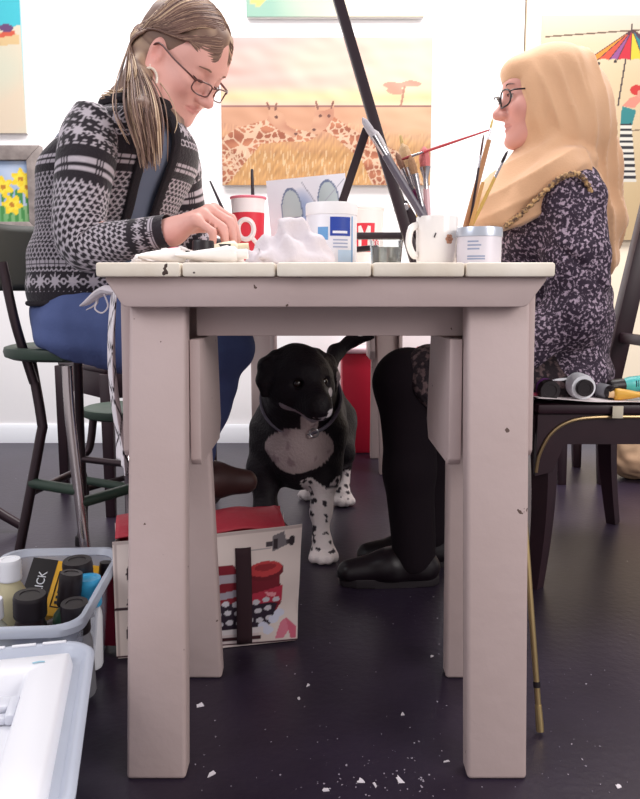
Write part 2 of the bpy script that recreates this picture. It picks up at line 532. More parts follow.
def giraffes(U, V):
    n1 = wav(U, V * 3, 0.05, 3); n2 = wav(U, V, 0.35, 4)
    sky = mixc(full(U, (236, 192, 182)), full(U, (250, 226, 198)), (U - 280) / 110 + n1 * .25)
    sky = mixc(sky, full(U, (214, 188, 190)), (52 - V) / 26 * 0.7 - (U - 240) / 300 + n1 * .15)
    sky = mixc(sky, full(U, (240, 178, 168)), np.exp(-((V - 72 - n1 * 4) / 6) ** 2) * np.clip((300 - U) / 70, 0, 1) * .9)
    sky = mixc(sky, full(U, (250, 220, 165)), np.exp(-((V - 96) / 8) ** 2) * .8)
    land = mixc(full(U, (214, 160, 128)), full(U, (232, 186, 150)), (U - 330) / 80 + n1 * .2)
    land = mixc(land, full(U, (208, 156, 100)), (V - 128 + n2 * 4) / 25)
    C = np.where((V > 105)[..., None], land, sky)
    C = put(C, np.abs(V - 105.5) < 1.0, (150, 105, 100))
    gr = (V > 128 + 6 * np.sin(U * .05))
    C = np.where(gr[..., None], C + (wav(U * 2.5, V * .7, .8, 9) * 13)[..., None] * np.array([1, .8, .5]), C)
    # acacia tree
    tr = (elp(U, V, 401, 84, 17, 4) + n2 * .5 < 1) | (elp(U, V, 396, 90, 11, 3) + n2 * .5 < 1)
    C = mixc(C, full(U, (206, 150, 130)), tr * .8)
    C = mixc(C, full(U, (190, 135, 115)), (seg(U, V, (400, 104), (403, 86)) < 1.1) * .9)
    # two giraffes, each with a patchwork coat
    rs = np.random.RandomState(5)
    pts = np.stack([rs.uniform(215, 435, 560), rs.uniform(98, 190, 560)], 1)
    d = np.sqrt((U[..., None] - pts[:, 0]) ** 2 + (V[..., None] - pts[:, 1]) ** 2).astype(np.float32)
    d.partition(1, axis=-1)
    crack = (d[..., 1] - d[..., 0]) < 1.15
    body = inpoly(U, V, [(222, 138), (236, 128), (256, 122), (270, 118), (281, 126), (305, 130), (318, 134), (308, 141), (284, 141), (262, 143), (250, 156), (238, 172), (226, 185), (222, 185)])
    body |= inpoly(U, V, [(322, 112), (334, 116), (348, 126), (362, 134), (380, 142), (396, 150), (412, 162), (424, 185), (372, 185), (362, 160), (346, 146), (330, 132), (316, 128)])
    coat = mixc(full(U, (168, 96, 70)), full(U, (196, 124, 90)), n2 * .5 + .5)
    coat = put(coat, crack, (230, 192, 162))
    C = np.where(body[..., None], coat, C)
    head = inpoly(U, V, [(268, 120), (270, 106), (275, 109), (284, 113), (287, 124), (300, 132), (294, 137), (280, 130)]) | \
        inpoly(U, V, [(316, 104), (318, 110), (327, 109), (334, 104), (334, 116), (326, 128), (316, 134), (310, 131), (314, 116)])
    C = np.where(head[..., None], mixc(full(U, (222, 170, 138)), full(U, (190, 130, 104)), n2 * .6 + .4), C)
    for (x, y) in ((277, 116), (320, 115), (329, 115), (314, 129), (296, 133)): C = put(C, elp(U, V, x, y, 1.8, 1.5) < 1, (110, 66, 58))
    for a, b in (((270, 108), (268, 102)), ((276, 109), (277, 103)), ((318, 108), (316, 101)), ((331, 107), (333, 101))): C = put(C, seg(U, V, a, b) < 1, (140, 90, 78))
    C = mixc(C, full(U, (250, 225, 190)), (V > 150) * (wav(U * 4, V, .5, 12) > .9) * .5)
    return np.clip(C - 4 + n2[..., None] * 5, 0, 255)
wall_picture('giraffe_painting', 'wide painting of two giraffes crossing necks in golden savannah grass', 'painting', 222.5, 37, 430, 185, giraffes, 0.004)

def topart(U, V):
    n = wav(U, V, .06, 21)
    C = mixc(full(U, (150, 190, 172)), full(U, (242, 228, 204)), (U - 285) / 60 + n * .25)
    C = mixc(C, full(U, (196, 214, 190)), (V < -10) * .5)
    return put(C, (elp(U, V, 258, 0, 8, 4) + wav(U, V, .5, 8) * .6 < 1), (228, 206, 120))
wall_picture('pale_green_painting', 'painting with pale green and cream wash hung above the giraffe painting', 'painting', 246.5, -70, 424, 16.5, topart, 0.012)

def aqua(U, V):
    n = wav(U, V, .08, 31)
    C = mixc(full(U, (246, 226, 200)), full(U, (214, 234, 216)), n * .3 + .2)
    C = put(C, V < 24 + n * 3, (70, 205, 222))
    C = put(C, (np.abs(V - 38) < 5 + n * 3) & (U < 24), (238, 204, 150))
    C = put(C, (np.abs(V - 33 + (U - 12) * .2) < 2.4) & (U < 20), (226, 96, 70))
    C = put(C, (elp(U, V, 12, 27, 7, 4) < 1), (110, 70, 120)); C = put(C, (elp(U, V, 2, 42, 3, 3) < 1), (60, 50, 60))
    return C
wall_picture('beach_painting', 'tall aqua and cream abstract painting above the framed sunflowers', 'painting', -75, -30, 26, 133, aqua, 0.006)

def umbrella(U, V):
    n = wav(U, V, .06, 41)
    C = mixc(full(U, (236, 214, 178)), full(U, (226, 196, 150)), (V - 60) / 120 + n * .25)
    C = mixc(C, full(U, (228, 216, 204)), (44 - V) / 30)
    C = put(C, seg(U, V, (538, 36), (700, 24)) < .7, (110, 86, 70))
    C = put(C, (np.abs(V - 128 + (U - 630) * .12) < .7) & (U > 620), (140, 116, 90))
    apex = (621, 29)
    cols = [(240, 150, 50), (232, 84, 60), (160, 84, 150), (216, 40, 60), (246, 210, 60), (40, 140, 150), (50, 60, 120), (216, 40, 60), (246, 190, 60)]
    e = [579, 589, 600, 608, 621, 633, 645, 654, 661, 668]
    for i in range(9):
        C = put(C, inpoly(U, V, [apex, (e[i], 58.5), ((e[i] + e[i + 1]) / 2, 57.2), (e[i + 1], 58.5)]), cols[i])
    for i in range(10): C = put(C, seg(U, V, apex, (e[i], 58.5)) < .45, (90, 50, 60))
    C = put(C, seg(U, V, (620, 24), (621, 32)) < .8, (80, 60, 60))
    C = put(C, seg(U, V, (616, 58), (611, 103)) < .8, (70, 56, 60))
    # walking woman under the umbrella: red hair, teal top, striped skirt
    C = put(C, inpoly(U, V, [(615, 104), (627, 106), (632, 100), (640, 84), (636, 82), (628, 94), (622, 96)]), (236, 150, 130))
    C = put(C, elp(U, V, 628, 88, 6, 5) < 1, (216, 52, 50))
    C = put(C, elp(U, V, 632, 92, 3, 4) < 1, (236, 160, 140))
    C = put(C, inpoly(U, V, [(615, 104), (629, 108), (626, 122), (614, 122)]), (50, 140, 142))
    sk = inpoly(U, V, [(614, 122), (625, 121), (633, 180), (616, 180)])
    C = np.where(sk[..., None], np.where(((V % 6) < 2.8)[..., None], np.array([46, 44, 52.]), np.array([244, 238, 226.])), C)
    for (x, y) in ((590, 62), (606, 60)): C = put(C, elp(U, V, x, y, 1.6, 1.6) < 1, (60, 50, 50))
    C = put(C, seg(U, V, (603, 96), (607, 103)) < 1, (60, 50, 50))
    return C
wall_picture('umbrella_painting', 'cream painting of a figure in striped skirt under a rainbow umbrella', 'painting', 534, 15, 700, 240, umbrella, 0.0036)

def sunflowers(U, V):
    n = wav(U, V, .25, 51)
    C = mixc(full(U, (150, 176, 216)), full(U, (196, 206, 226)), n * .4 + .4)
    C = np.where((V > 205)[..., None], mixc(full(U, (90, 160, 100)), full(U, (150, 190, 130)), n * .5 + .4), C)
    for i in range(14):
        x = -50 + i * 7.3
        C = put(C, seg(U, V, (x, 222), (x + 4 * math.sin(i), 190)) < 1.6, (70, 140, 74))
    rs = np.random.RandomState(3)
    for (x, y) in ((22, 178), (4, 186), (12, 204), (-14, 180), (-30, 196), (-44, 182), (28, 186)):
        a = np.arctan2(V - y, U - x); r = np.hypot(U - x, V - y)
        C = put(C, r < 9 + 2 * np.cos(a * 6 + x), (246, 210, 46))
        C = put(C, r < 6 + 2 * np.cos(a * 5 + y), (250, 226, 70))
        C = put(C, r < 2.6, (196, 130, 40))
    return C
def framed_sunflowers():
    d = 0.045
    a = P(-60, 236, YW - d); b = P(44, 236, YW - d); t = P(44, 145, YW - d)
    w, h = b[0] - a[0], t[2] - a[2]; fw = 0.068
    root = thing('framed_sunflower_painting', 'sunflower painting in a weathered grey wooden frame', 'painting', (a[0] + w / 2, YW - d, a[2]))
    mb = MB()
    for q in ([(0, 0), (w, 0), (w - fw, fw), (fw, fw)], [(w, 0), (w, h), (w - fw, h - fw), (w - fw, fw)],
              [(w, h), (0, h), (fw, h - fw), (w - fw, h - fw)], [(0, h), (0, 0), (fw, fw), (fw, h - fw)]):
        mb.prism(q, a + np.array([0, d, 0]), (1, 0, 0), (0, 0, 1), d, bev=0.004)
    mb.obj('picture_frame', mat('weathered_grey_wood', (150, 140, 136), 0.8, noise=(14, (112, 102, 100), .2), bump=(40, .3)), root)
    o = a + np.array([fw * .9, d * .5, fw * .9])
    picture('painted_front', o, (1, 0, 0), (0, 0, 1), w - 1.8 * fw, h - 1.8 * fw, 0.012,
            lambda X, Y: .9 * sunflowers(-60 + (X + fw * .9) / w * 104, 236 - (Y + fw * .9) / h * 91), 0.006, root, M_paint)
framed_sunflowers()

# ------------------------------------------------------------------ the work table
M_tab = mat('worn_taupe_paint', (194, 174, 172), 0.6, noise=(3.5, (182, 161, 157), .25), bump=(35, .12))
M_top = mat('worn_cream_paint', (246, 238, 226), 0.6, noise=(9, (214, 200, 182), .25), bump=(40, .15))
def chip_material(m, scale, th, col):
    nt = m.node_tree; b = nt.nodes['Principled BSDF']; tc = nt.nodes.new('ShaderNodeTexCoord')
    n = nt.nodes.new('ShaderNodeTexNoise'); n.inputs['Scale'].default_value = scale; n.inputs['Detail'].default_value = 3
    nt.links.new(tc.outputs['Object'], n.inputs['Vector'])
    g = nt.nodes.new('ShaderNodeMath'); g.operation = 'GREATER_THAN'; g.inputs[1].default_value = th
    nt.links.new(n.outputs['Fac'], g.inputs[0])
    old = b.inputs['Base Color'].links[0].from_socket
    mx = nt.nodes.new('ShaderNodeMix'); mx.data_type = 'RGBA'
    nt.links.new(g.outputs[0], mx.inputs['Factor']); nt.links.new(old, mx.inputs[6]); mx.inputs[7].default_value = tuple(lin(col)) + (1,)
    nt.links.new(mx.outputs[2], b.inputs['Base Color'])
chip_material(M_tab, 42, 0.735, (92, 72, 66))
chip_material(M_top, 30, 0.68, (70, 54, 48))

TZ = 0.794
def build_table():
    cx = 0.012; y0, y1 = 1.13, 3.39; ym = (y0 + y1) / 2
    root = thing('work_table', 'long worn taupe painted plank table with splayed trestle legs', 'table', (cx, ym, 0))
    us = [95, 180.5, 276, 372, 466, 556]
    for i in range(5):
        xa = P(us[i], 265, y0)[0] + (0.0012 if i else 0); xb = P(us[i + 1], 265, y0)[0] - (0.0012 if i < 4 else 0)
        dy = (0.0, 0.003, -0.002, 0.002, 0.0)[i]
        MB().box(((xa + xb) / 2, (y0 + y1) / 2 + dy, TZ - 0.0105), (xb - xa, y1 - y0, 0.021), 0.004).obj('top_board', M_top, root)
    zt = TZ - 0.021
    for s in (0, 1):                                    # the two ends, mirrored
        Y = (lambda y: y) if s == 0 else (lambda y: 2 * ym - y)
        za = P(300, 307, 1.15)[2]
        xl, xr = P(106, 280, 1.15)[0], P(546, 280, 1.15)[0]
        xl2, xr2 = P(128, 306, 1.15)[0], P(522, 306, 1.15)[0]
        mb = MB(); ya, yb = sorted((Y(1.145), Y(1.172)))
        mb.prism([(xl2, za), (xr2, za), (xr2 + .008, za + .003), (xr, zt - .004), (xr, zt), (xl, zt), (xl, zt - .004), (xl2 - .008, za + .003)], (0, yb, 0), (1, 0, 0), (0, 0, 1), yb - ya, bev=0.0025)
        mb.obj('end_apron', M_tab, root)
        zlo = P(300, 336, 1.22)[2]
        MB().box((cx + .006, Y(1.235), (zt + zlo) / 2), (P(463, 320, 1.21)[0] - P(190, 320, 1.21)[0], 0.022, zt - zlo), 0.002).obj('cross_rail', M_tab, root)
        for side in (0, 1):
            ut = ((134, 189), (463, 525))[side]; ub = ((126.5, 186), (467, 526.5))[side]
            xt = [P(u, 310, 1.2)[0] for u in ut]; xb = [P(u, 778, 1.09)[0] for u in ub]
            # front leg: a wide board leaning outward along the table
            def leg(yt, yb, th, xbs, xts):
                ys = sorted
                b = [(xbs[0], Y(yb), 0), (xbs[1], Y(yb), 0), (xbs[1], Y(yb + th), 0), (xbs[0], Y(yb + th), 0)]
                t = [(xts[0], Y(yt), zt), (xts[1], Y(yt), zt), (xts[1], Y(yt + th), zt), (xts[0], Y(yt + th), zt)]
                mb = MB().hexa(b + t, 0.0065, seg=3); mb.obj('leg', M_tab, root)
            leg(1.175, 1.087, 0.042, xb, xt)
            # inner leg of the trestle, leaning the other way
            ui = P((224, 443)[side], 670, 1.435)[0]
            xi = (ui - .088, ui) if side == 0 else (ui, ui + .088)
            xit = (xt[0] + .004, xt[1] - .002) if side == 0 else (xt[0] + .002, xt[1] - .004)
            leg(1.335, 1.40, 0.04, xi, xit)
            # cheek boards each side of the leg pair
            zlo_out = P((127, 530)[side], 454, 1.2)[2]; zlo_in = P((194, 455)[side], 463, 1.2)[2]
            xo = ((P(122, 320, 1.2)[0], xt[0] - .0005), (xt[1] + .0005, P(534, 320, 1.2)[0]))[side]
            xn = ((xt[1] + .0005, P(200.5, 340, 1.2)[0]), (P(449, 340, 1.2)[0], xt[0] - .0005))[side]
            for (xx, zl, ye) in ((xo, zlo_out, 1.395), (xn, zlo_in, 1.40)):
                ya2 = 1.192
                poly = [(ya2 - .012, zl + .01), (ya2 - .004, zl), (ye + .005, zl), (ye + .03, zl + .035), (ye + .005, zt - .001), (ya2 + .005, zt - .001)]
                if xx is xn: poly[-1] = (ya2 + .0, P(195, 339, 1.2)[2]); poly[-2] = (ye, P(195, 339, 1.2)[2])
                poly = [(Y(a), b) for a, b in poly]
                mb = MB(); mb.prism(poly, (xx[0], 0, 0), (0, 1, 0), (0, 0, 1), xx[1] - xx[0], bev=0.002)
                mb.obj('cheek_board', M_tab, root)
    return root
build_table()

# ------------------------------------------------------------------ people: shared pieces
M_skin = mat('skin', (222, 170, 156), 0.5, attr=True, bump=(220, .05))
M_eye = mat('eye_white', (236, 230, 226), 0.25, attr=True)
M_lash = mat('dark_lashes', (52, 36, 36), 0.6)

def frame(fwd, up=(0, 0, 1)):
    f = unit(fwd); l = unit(np.cross(up, f)); u = np.cross(f, l)
    return np.stack([f, l, u], 1)                       # columns: forward, left, up

def add_head(S, c, R, s, lid=0.0, full_cheek=0.0):
    W = lambda p: c + R @ (np.asarray(p, float) * s)
    E = lambda p, r, Rl=None, k=.02, op='u': S.ell(W(p), np.asarray(r) * s, R if Rl is None else R @ Rl, k * s, op)
    Cn = lambda a, b, ra, rb, k=.02, op='u': S.cone(W(a), W(b), ra * s, rb * s, k * s, op)
    E((-.012, 0, .036), (.098, .075, .086), k=.01)
    E((.028, 0, -.018), (.062, .061, .086), k=.03)
    E((.036, 0, -.068), (.046, .047 + .3 * full_cheek, .034), k=.03)
    E((.080, 0, -.092), (.019, .021, .017), k=.018)
    for y in (-1, 1):
        Cn((-.005, y * .055, -.035), (.06, y * .022, -.088), .016, .014, .03)       # jaw line
        E((.058, y * .040, -.022), (.028, .022 + full_cheek, .024), k=.025)
    Cn((.077, -.03, .031), (.077, .03, .031), .012, .012, .02)                      # brow ridge
    E((.052, 0, .055), (.036, .056, .05), k=.03)
    for y in (-1, 1): E((.098, y * .033, .009), (.017, .017, .0135), k=.02, op='s')  # eye hollows
    Cn((.086, 0, .016), (.112, 0, -.026), .0075, .0105, .014)                       # nose
    E((.113, 0, -.027), (.0115, .011, .0105), k=.01)
    for y in (-1, 1): E((.1, y * .0125, -.031), (.0125, .0085, .0085), k=.008)
    E((.076, 0, -.054), (.016, .028, .020), k=.016)                                 # mouth mound
    Cn((.083, -.025, -.0568), (.0912, 0, -.054), .0035, .0048, .006); Cn((.083, .025, -.0568), (.0912, 0, -.054), .0035, .0048, .006)
    Cn((.084, -.018, -.0615), (.0893, 0, -.0635), .0040, .0053, .006); Cn((.084, .018, -.0615), (.0893, 0, -.0635), .0040, .0053, .006)
    Cn((.0865, -.029, -.0592), (.0958, 0, -.0587), .0020, .0020, .003, 's'); Cn((.0865, .029, -.0592), (.0958, 0, -.0587), .0020, .0020, .003, 's')
    for y in (-1, 1):                                                               # lids
        E((.073, y * .0325, .009), (.0145, .0172, .0142), k=.008)
        if lid < 1: E((.0905, y * .0325, .0075), (.008, .0125, .0055 * (1 - lid)), k=.003, op='s')
        Rt = np.array(Matrix.Rotation(math.radians(y * -18), 3, 'Z') @ Matrix.Rotation(math.radians(-8), 3, 'Y'))
        E((-.008, y * .0765, -.002), (.019, .0085, .032), Rt, .006)                 # ear
        E((-.004, y * .086, .002), (.0105, .007, .0195), Rt, .004, 's')
        Cn((.004, y * .08, -.008), (.004, y * .078, -.016), .004, .004, .005)
    return W

def face_color(V, c, R, s, skin, lips=(196, 110, 112)):
    q = (V - c) @ R / s
    C = np.ones((len(V), 3)) * lin(skin)
    def blend(mask, colr, k): 
        nonlocal C
        t = np.clip(mask, 0, 1)[:, None] * k
        C = C * (1 - t) + lin(colr) * t
    g = lambda p, r: np.exp(-(((q - np.array(p)) / np.array(r)) ** 2).sum(1))
    for y in (-1, 1): blend(g((.07, y * .045, -.028), (.03, .022, .02)), (222, 146, 138), .4)
    blend(g((.116, 0, -.028), (.014, .014, .012)), (214, 130, 124), .5)
    blend((1.25 - ((q[:, 1] / .027) ** 2 + ((q[:, 2] + .0587) / .0098) ** 2)) * 2.5 * (q[:, 0] > .078), lips, .42)
    for y in (-1, 1): blend(g((-.004, y * .086, 0), (.02, .012, .03)), (222, 128, 118), .45)
    m = nz(V, 90, 4)
    return C * (1 + .03 * m)[:, None]

def add_hand(S, wrist, mcp, pip, tip, thumb, s=1.0):
    """mcp, pip, tip: four points each, index to little finger; thumb: base, joint, tip"""
    rads = (.0088, .0092, .0086, .0074)
    for i in range(4):
        S.cone(wrist, mcp[i], .019 * s, .0105 * s, .012)
        dip = pip[i] + (tip[i] - pip[i]) * .52 + unit(np.cross(np.cross(tip[i] - pip[i], pip[i] - mcp[i]), tip[i] - pip[i]) + 1e-9) * -.002
    for i in range(4):
        r = rads[i] * s
        d = pip[i] + (tip[i] - pip[i]) * .52
        S.cone(mcp[i], pip[i], r * 1.12, r, .007); S.cone(pip[i], d, r, r * .9, .003); S.cone(d, tip[i], r * .9, r * .78, .003)
    S.cone(wrist + (thumb[0] - wrist) * .2, thumb[0], .017 * s, .0135 * s, .012)
    S.cone(thumb[0], thumb[1], .0125 * s, .0098 * s, .006); S.cone(thumb[1], thumb[2], .0098 * s, .008 * s, .003)

def rest_hand(wrist, fwd, normal, side, curl=.35, s=1.0):
    """points for a relaxed hand: fwd along the hand, normal = back of the hand, side=+1 when the thumb lies to fwd x normal"""
    f = unit(fwd); n = unit(normal); lt = np.cross(n, f) * side
    mcp = [wrist + (f * a + lt * b) * s for a, b in ((.088, .027), (.092, .009), (.088, -.009), (.08, -.026))]
    L1 = (.042, .046, .043, .034); L2 = (.044, .048, .045, .036); pip = []; tip = []
    for i in range(4):
        d1 = unit(f - n * curl); d2 = unit(f - n * curl * 2.6)
        pip.append(mcp[i] + d1 * L1[i] * s); tip.append(pip[-1] + d2 * L2[i] * s)
    th = [wrist + (f * .035 + lt * .028 - n * .008) * s]
    th.append(th[0] + (f * .032 + lt * .022 - n * .008) * s); th.append(th[1] + (f * .03 + lt * .006 - n * .008) * s)
    return mcp, pip, tip, th

def eyes(root, W, R, s, iris=(92, 72, 60), look=(1, 0, 0)):
    for y in (-1, 1):
        mb = MB(); mb.ell(W((.0742, y * .0325, .008)), (.0125 * s,) * 3, R, 20, 14)
        V = np.array(mb.V); d = (V - W((.0742, y * .0325, .008))) @ R / (.0125 * s); a = d @ unit(look)
        C = np.where((a > .985)[:, None], lin((20, 16, 16)), np.where((a > .88)[:, None], lin(iris), lin((230, 222, 218))))
        mb.C = [tuple(x) for x in C]
        mb.obj('eye', M_eye, root, col=True)

def polyline_strands(name, paths, r, m, parent, cols, seg=4):
    V = []; F = []; C = []
    for p, rr, cc in zip(paths, r, cols):
        n = len(p); T = np.gradient(p, axis=0); T /= np.linalg.norm(T, axis=1)[:, None] + 1e-9
        N = np.cross(T, np.array([.31, .87, .38])); N /= np.linalg.norm(N, axis=1)[:, None] + 1e-9
        B = np.cross(T, N); b = len(V) * n * seg if False else sum(len(x) for x in V)
        taper = np.minimum(1, np.minimum(np.arange(n) + 1.0, (n - np.arange(n)) * 1.0) / 3)[:, None]
        ring = np.stack([p + rr * taper * (math.cos(a) * N + math.sin(a) * B) for a in np.arange(seg) * 2 * math.pi / seg], 1)
        V.append(ring.reshape(-1, 3)); C.append(np.ones((n * seg, 3)) * cc)
        i, j = np.meshgrid(np.arange(n - 1), np.arange(seg), indexing='ij')
        F.append(np.stack([b + i * seg + j, b + i * seg + (j + 1) % seg, b + (i + 1) * seg + (j + 1) % seg, b + (i + 1) * seg + j], -1).reshape(-1, 4))
    me = make_mesh(name, np.concatenate(V) - world_of(parent), np.concatenate(F), m, None, np.concatenate(C))
    return link(name, me, parent)

# ------------------------------------------------------------------ the painter on the stool
M_knit = mat('nordic_knit', (255, 255, 255), 0.92, attr=True, bump=(160, .25), sheen=.2)
M_blackknit = mat('black_knit', (34, 28, 34), 0.92, bump=(160, .3))
M_shirt = mat('slate_jersey', (104, 112, 132), 0.9)
M_jeans = mat('blue_denim', (84, 98, 146), 0.85, noise=(7, (66, 79, 124), .25), bump=(140, .12))
M_brownleather = mat('brown_leather', (74, 46, 44), 0.45)
M_hair = mat('ash_brown_hair', (150, 122, 104), 0.55, attr=True, spec=.25)

def knit_color(u, v, motif_rows=(), bands=(), dark=()):
    """u along the row, v up, in metres: small white flecks on black, with star rows and light bands"""
    cw, ch = .0138, .0106
    r = np.floor(v / ch); x = (u / cw + .5 * (r % 2)) % 1 - .5; y = (v / ch) % 1 - .5
    w = (np.abs(x) * .9 + np.abs(y) * .75) > .43
    for (a, b) in dark: w = np.where((v > a) & (v < b), False, w)
    for (a, b) in bands:
        inb = (v > a) & (v < b); t = (v - a) / (b - a)
        line = (np.abs(t - .25) < .17) | (np.abs(t - .75) < .17)
        w = np.where(inb, line & ((u / .006) % 1 > .18), w)
    for (a, b) in motif_rows:
        inb = (v > a) & (v < b); H = b - a; p = H * 1.05
        k = ((u / p) % 1 - .5) * p; yy = v - (a + b) / 2
        rr = np.hypot(k, yy); an = np.arctan2(yy, k)
        star = (rr < H * .46) & (np.abs(((an / (math.pi / 4)) + .5) % 1 - .5) * (math.pi / 4) * rr < H * .045 * (1.3 - rr / (H * .5)) + H * .012)
        star |= np.abs(rr - H * .2) < H * .03
        d2 = np.hypot(np.abs(k) - p / 2, yy)
        star |= (np.abs(d2 - H * .13) < H * .045)
        w = np.where(inb, star, w)
    return np.where(w[..., None], lin((186, 176, 184)), lin((34, 26, 34)))

def loft(secs, nrow, ncol, a0=0.0, a1=2 * math.pi, ex=2.0):
    """secs: (centre, axisA, axisB, ra, rb). returns points and arc lengths u (around) and v (along)"""
    n = len(secs)
    c = catmull([s[0] for s in secs], nrow); A = catmull([s[1] for s in secs], nrow); B = catmull([s[2] for s in secs], nrow)
    ra = catmull([[s[3], 0, 0] for s in secs], nrow)[:, 0]; rb = catmull([[s[4], 0, 0] for s in secs], nrow)[:, 0]
    an = np.linspace(a0, a1, ncol, endpoint=(a1 - a0) < 6.28)
    ca = np.sign(np.cos(an)) * np.abs(np.cos(an)) ** (2 / ex); sa = np.sign(np.sin(an)) * np.abs(np.sin(an)) ** (2 / ex)
    G = c[:, None] + ra[:, None, None] * ca[None, :, None] * A[:, None] + rb[:, None, None] * sa[None, :, None] * B[:, None]
    v = np.concatenate([[0], np.cumsum(np.linalg.norm(np.diff(c, axis=0), axis=1))])
    U = an[None, :] * (np.max(ra) + np.max(rb)) / 2 + 0 * v[:, None]
    return G, U, np.repeat(v[:, None], len(an), 1), an

def wrinkle(G, amp, scale, seed):
    V = G.reshape(-1, 3); n = np.cross(np.gradient(G, axis=1).reshape(-1, 3), np.gradient(G, axis=0).reshape(-1, 3))
    n /= np.linalg.norm(n, axis=1)[:, None] + 1e-9
    return (V + n * (amp * nz(V * np.array([1, 1, 1.8]), scale, seed))[:, None]).reshape(G.shape)

STOOL_C = (-.570, 1.80); STOOL_Z = P(70, 351, 1.64)[2] + .004; CHAIR_Z = P(585, 404, 1.835)[2]
def painter():
    side = unit((.63, .77, 0)); fw = unit((.77, -.63, 0)); Z = np.array([0, 0, 1.0])
    pel = P(86, 322, 1.80)
    root = thing('person', 'person in black and white nordic cardigan and jeans painting at the table', 'person', (pel[0], pel[1], 0))
    # head
    HR = frame((math.cos(.70) * math.cos(.46), -math.cos(.70) * math.sin(.46), -math.sin(.70)))
    hs = .93
    ear = np.array((-.008, -.0765, -.002)) * hs
    hc = P(157, 52, 1.60) - HR @ ear
    neckb = P(133, 118, 1.585); chest = P(112, 190, 1.66)
    nsh, fsh = P(92, 128, 1.50), P(172, 148, 1.735)
    elb, wri = P(80, 240, 1.46), P(172, 232, 1.405)
    felb, fwri = P(190, 235, 1.82), P(225, 254, 1.79)
    hipn, knn, ann = P(78, 333, 1.69), P(222, 345, 1.665), P(184, 466, 1.74)
    hipf, knf, anf = P(95, 328, 1.92), P(196, 345, 1.93), P(150, 470, 1.86)
    S = SDF((-.95, 1.25, .10), (-.02, 2.12, 1.46), .008, [((hc - .14), (hc + .14), .0028), (P(165, 190, 1.36) - .005, P(245, 250, 1.36) * np.array([1, 0, 1]) + np.array([0, 1.47, 0.075]), .0032)])
    Wd = add_head(S, hc, HR, hs, lid=1)
    S.cone(Wd((-.02, 0, -.05)), neckb, .052, .056, .03)
    S.ell((neckb + nsh + fsh) / 3 - np.array([0, 0, .03]), (.05, .10, .03), np.stack([fw, side, Z], 1), .04)
    S.chain([neckb - Z * .03, chest, P(97, 250, 1.75), pel], [.045, .06, .065, .08], .02)
    S.cone(chest + side * .06, chest - side * .06, .05, .05, .02)
    S.chain([nsh, P(82, 222, 1.462), P(102, 243, 1.448), wri], [.036, .030, .028, .023], .02); S.chain([fsh, P(186, 230, 1.80), P(204, 250, 1.795), fwri], [.036, .030, .028, .023], .02)
    S.chain([hipn, knn, ann], [.062, .046, .032], .04); S.chain([hipf, knf, anf], [.062, .046, .032], .04)
    S.cone(ann, ann + np.array([.07, .04, -.035]), .030, .020, .02); S.cone(anf, anf + np.array([.09, -.02, -.01]), .032, .022, .03)
    mcp = [P(214, 209, 1.435), P(209, 210, 1.412), P(203, 214, 1.39), P(196, 220, 1.372)]
    pip = [P(232, 219, 1.432), P(230, 222, 1.408), P(223, 228, 1.388), P(213, 232, 1.372)]
    tip = [P(238, 240, 1.42), P(234, 244, 1.40), P(226, 246, 1.388), P(213, 247, 1.38)]
    th = [P(192, 226, 1.445), P(214, 228, 1.46), P(234, 240, 1.437)]
    add_hand(S, wri, mcp, pip, tip, th)
    m2, p2, t2, th2 = rest_hand(fwri, (1, .15, -.03), (0, 0, 1), -1, .12, .95)
    add_hand(S, fwri, m2, p2, t2, th2, .95)
    S.fn(lambda X, Y, Zz: np.maximum(Zz - STOOL_Z - .012, np.sqrt((X - STOOL_C[0]) ** 2 + (Y - STOOL_C[1]) ** 2) - .20), (-.95, 1.4, .1), (-.2, 2.2, STOOL_Z + .1), .012, 's')
    solid('body', S, M_skin, root, lambda V: face_color(V, hc, HR, hs, (224, 168, 156)))
    eyes(root, Wd, HR, hs, look=(.8, 0, -.6))
    for y in (-1, 1):
        pts = catmull([Wd(p) for p in ((.0865, y * .018, .005), (.092, y * .028, .0035), (.0895, y * .040, .0035), (.080, y * .049, .007))], 10)
        MB().tube(pts, [.0006, .0013, .0015, .0015, .0016, .0016, .0016, .0015, .0013, .0006], 6).obj('eyelashes', M_lash, root)
        pts = catmull([Wd(p) for p in ((.092, y * .014, .029), (.0935, y * .03, .034), (.082, y * .05, .030))], 9)
        MB().tube(pts, [.001, .0022, .0026, .0028, .0028, .0026, .0022, .0016, .0008], 6, flat=.6).obj('eyebrow', mat('brow_hair', (140, 108, 94), .8), root)
    # glasses
    M_gl = mat('tortoiseshell_frame', (92, 50, 46), .3); M_lens = mat('clear_lens', (245, 245, 250), .05, trans=1.0, ior=1.1)
    mb = MB(); 
    for y in (-1, 1):
        a = np.linspace(0, 2 * math.pi, 28, endpoint=False)
        sq = lambda q: math.copysign(abs(q) ** .55, q)
        ring = np.array([Wd((.110 - .012 * max(0, math.cos(t) * y), y * .034 + .0255 * sq(math.cos(t)), -.004 + .0145 * sq(math.sin(t)))) for t in a])
        mb.tube(ring, .0016, 6, closed=True)
    mb.tube(catmull([Wd((.112, -.010, .006)), Wd((.118, 0, .009)), Wd((.112, .010, .006))], 8), .0014, 6)
    g = mb.obj('glasses', M_gl, root)
    for y in (-1, 1):
        mb = MB(); mb.tube(catmull([Wd((.101, y * .058, .004)), Wd((.088, y * .069, .008)), Wd((.04, y * .078, .012)), Wd((-.005, y * .085, .018)), Wd((-.02, y * .083, .0))], 14), .0026, 6, flat=.6)
        mb.obj('temple_arm', M_gl, g)
    # earrings
    M_hoop = mat('shell_hoop', (226, 212, 196), .3, coat=.4)
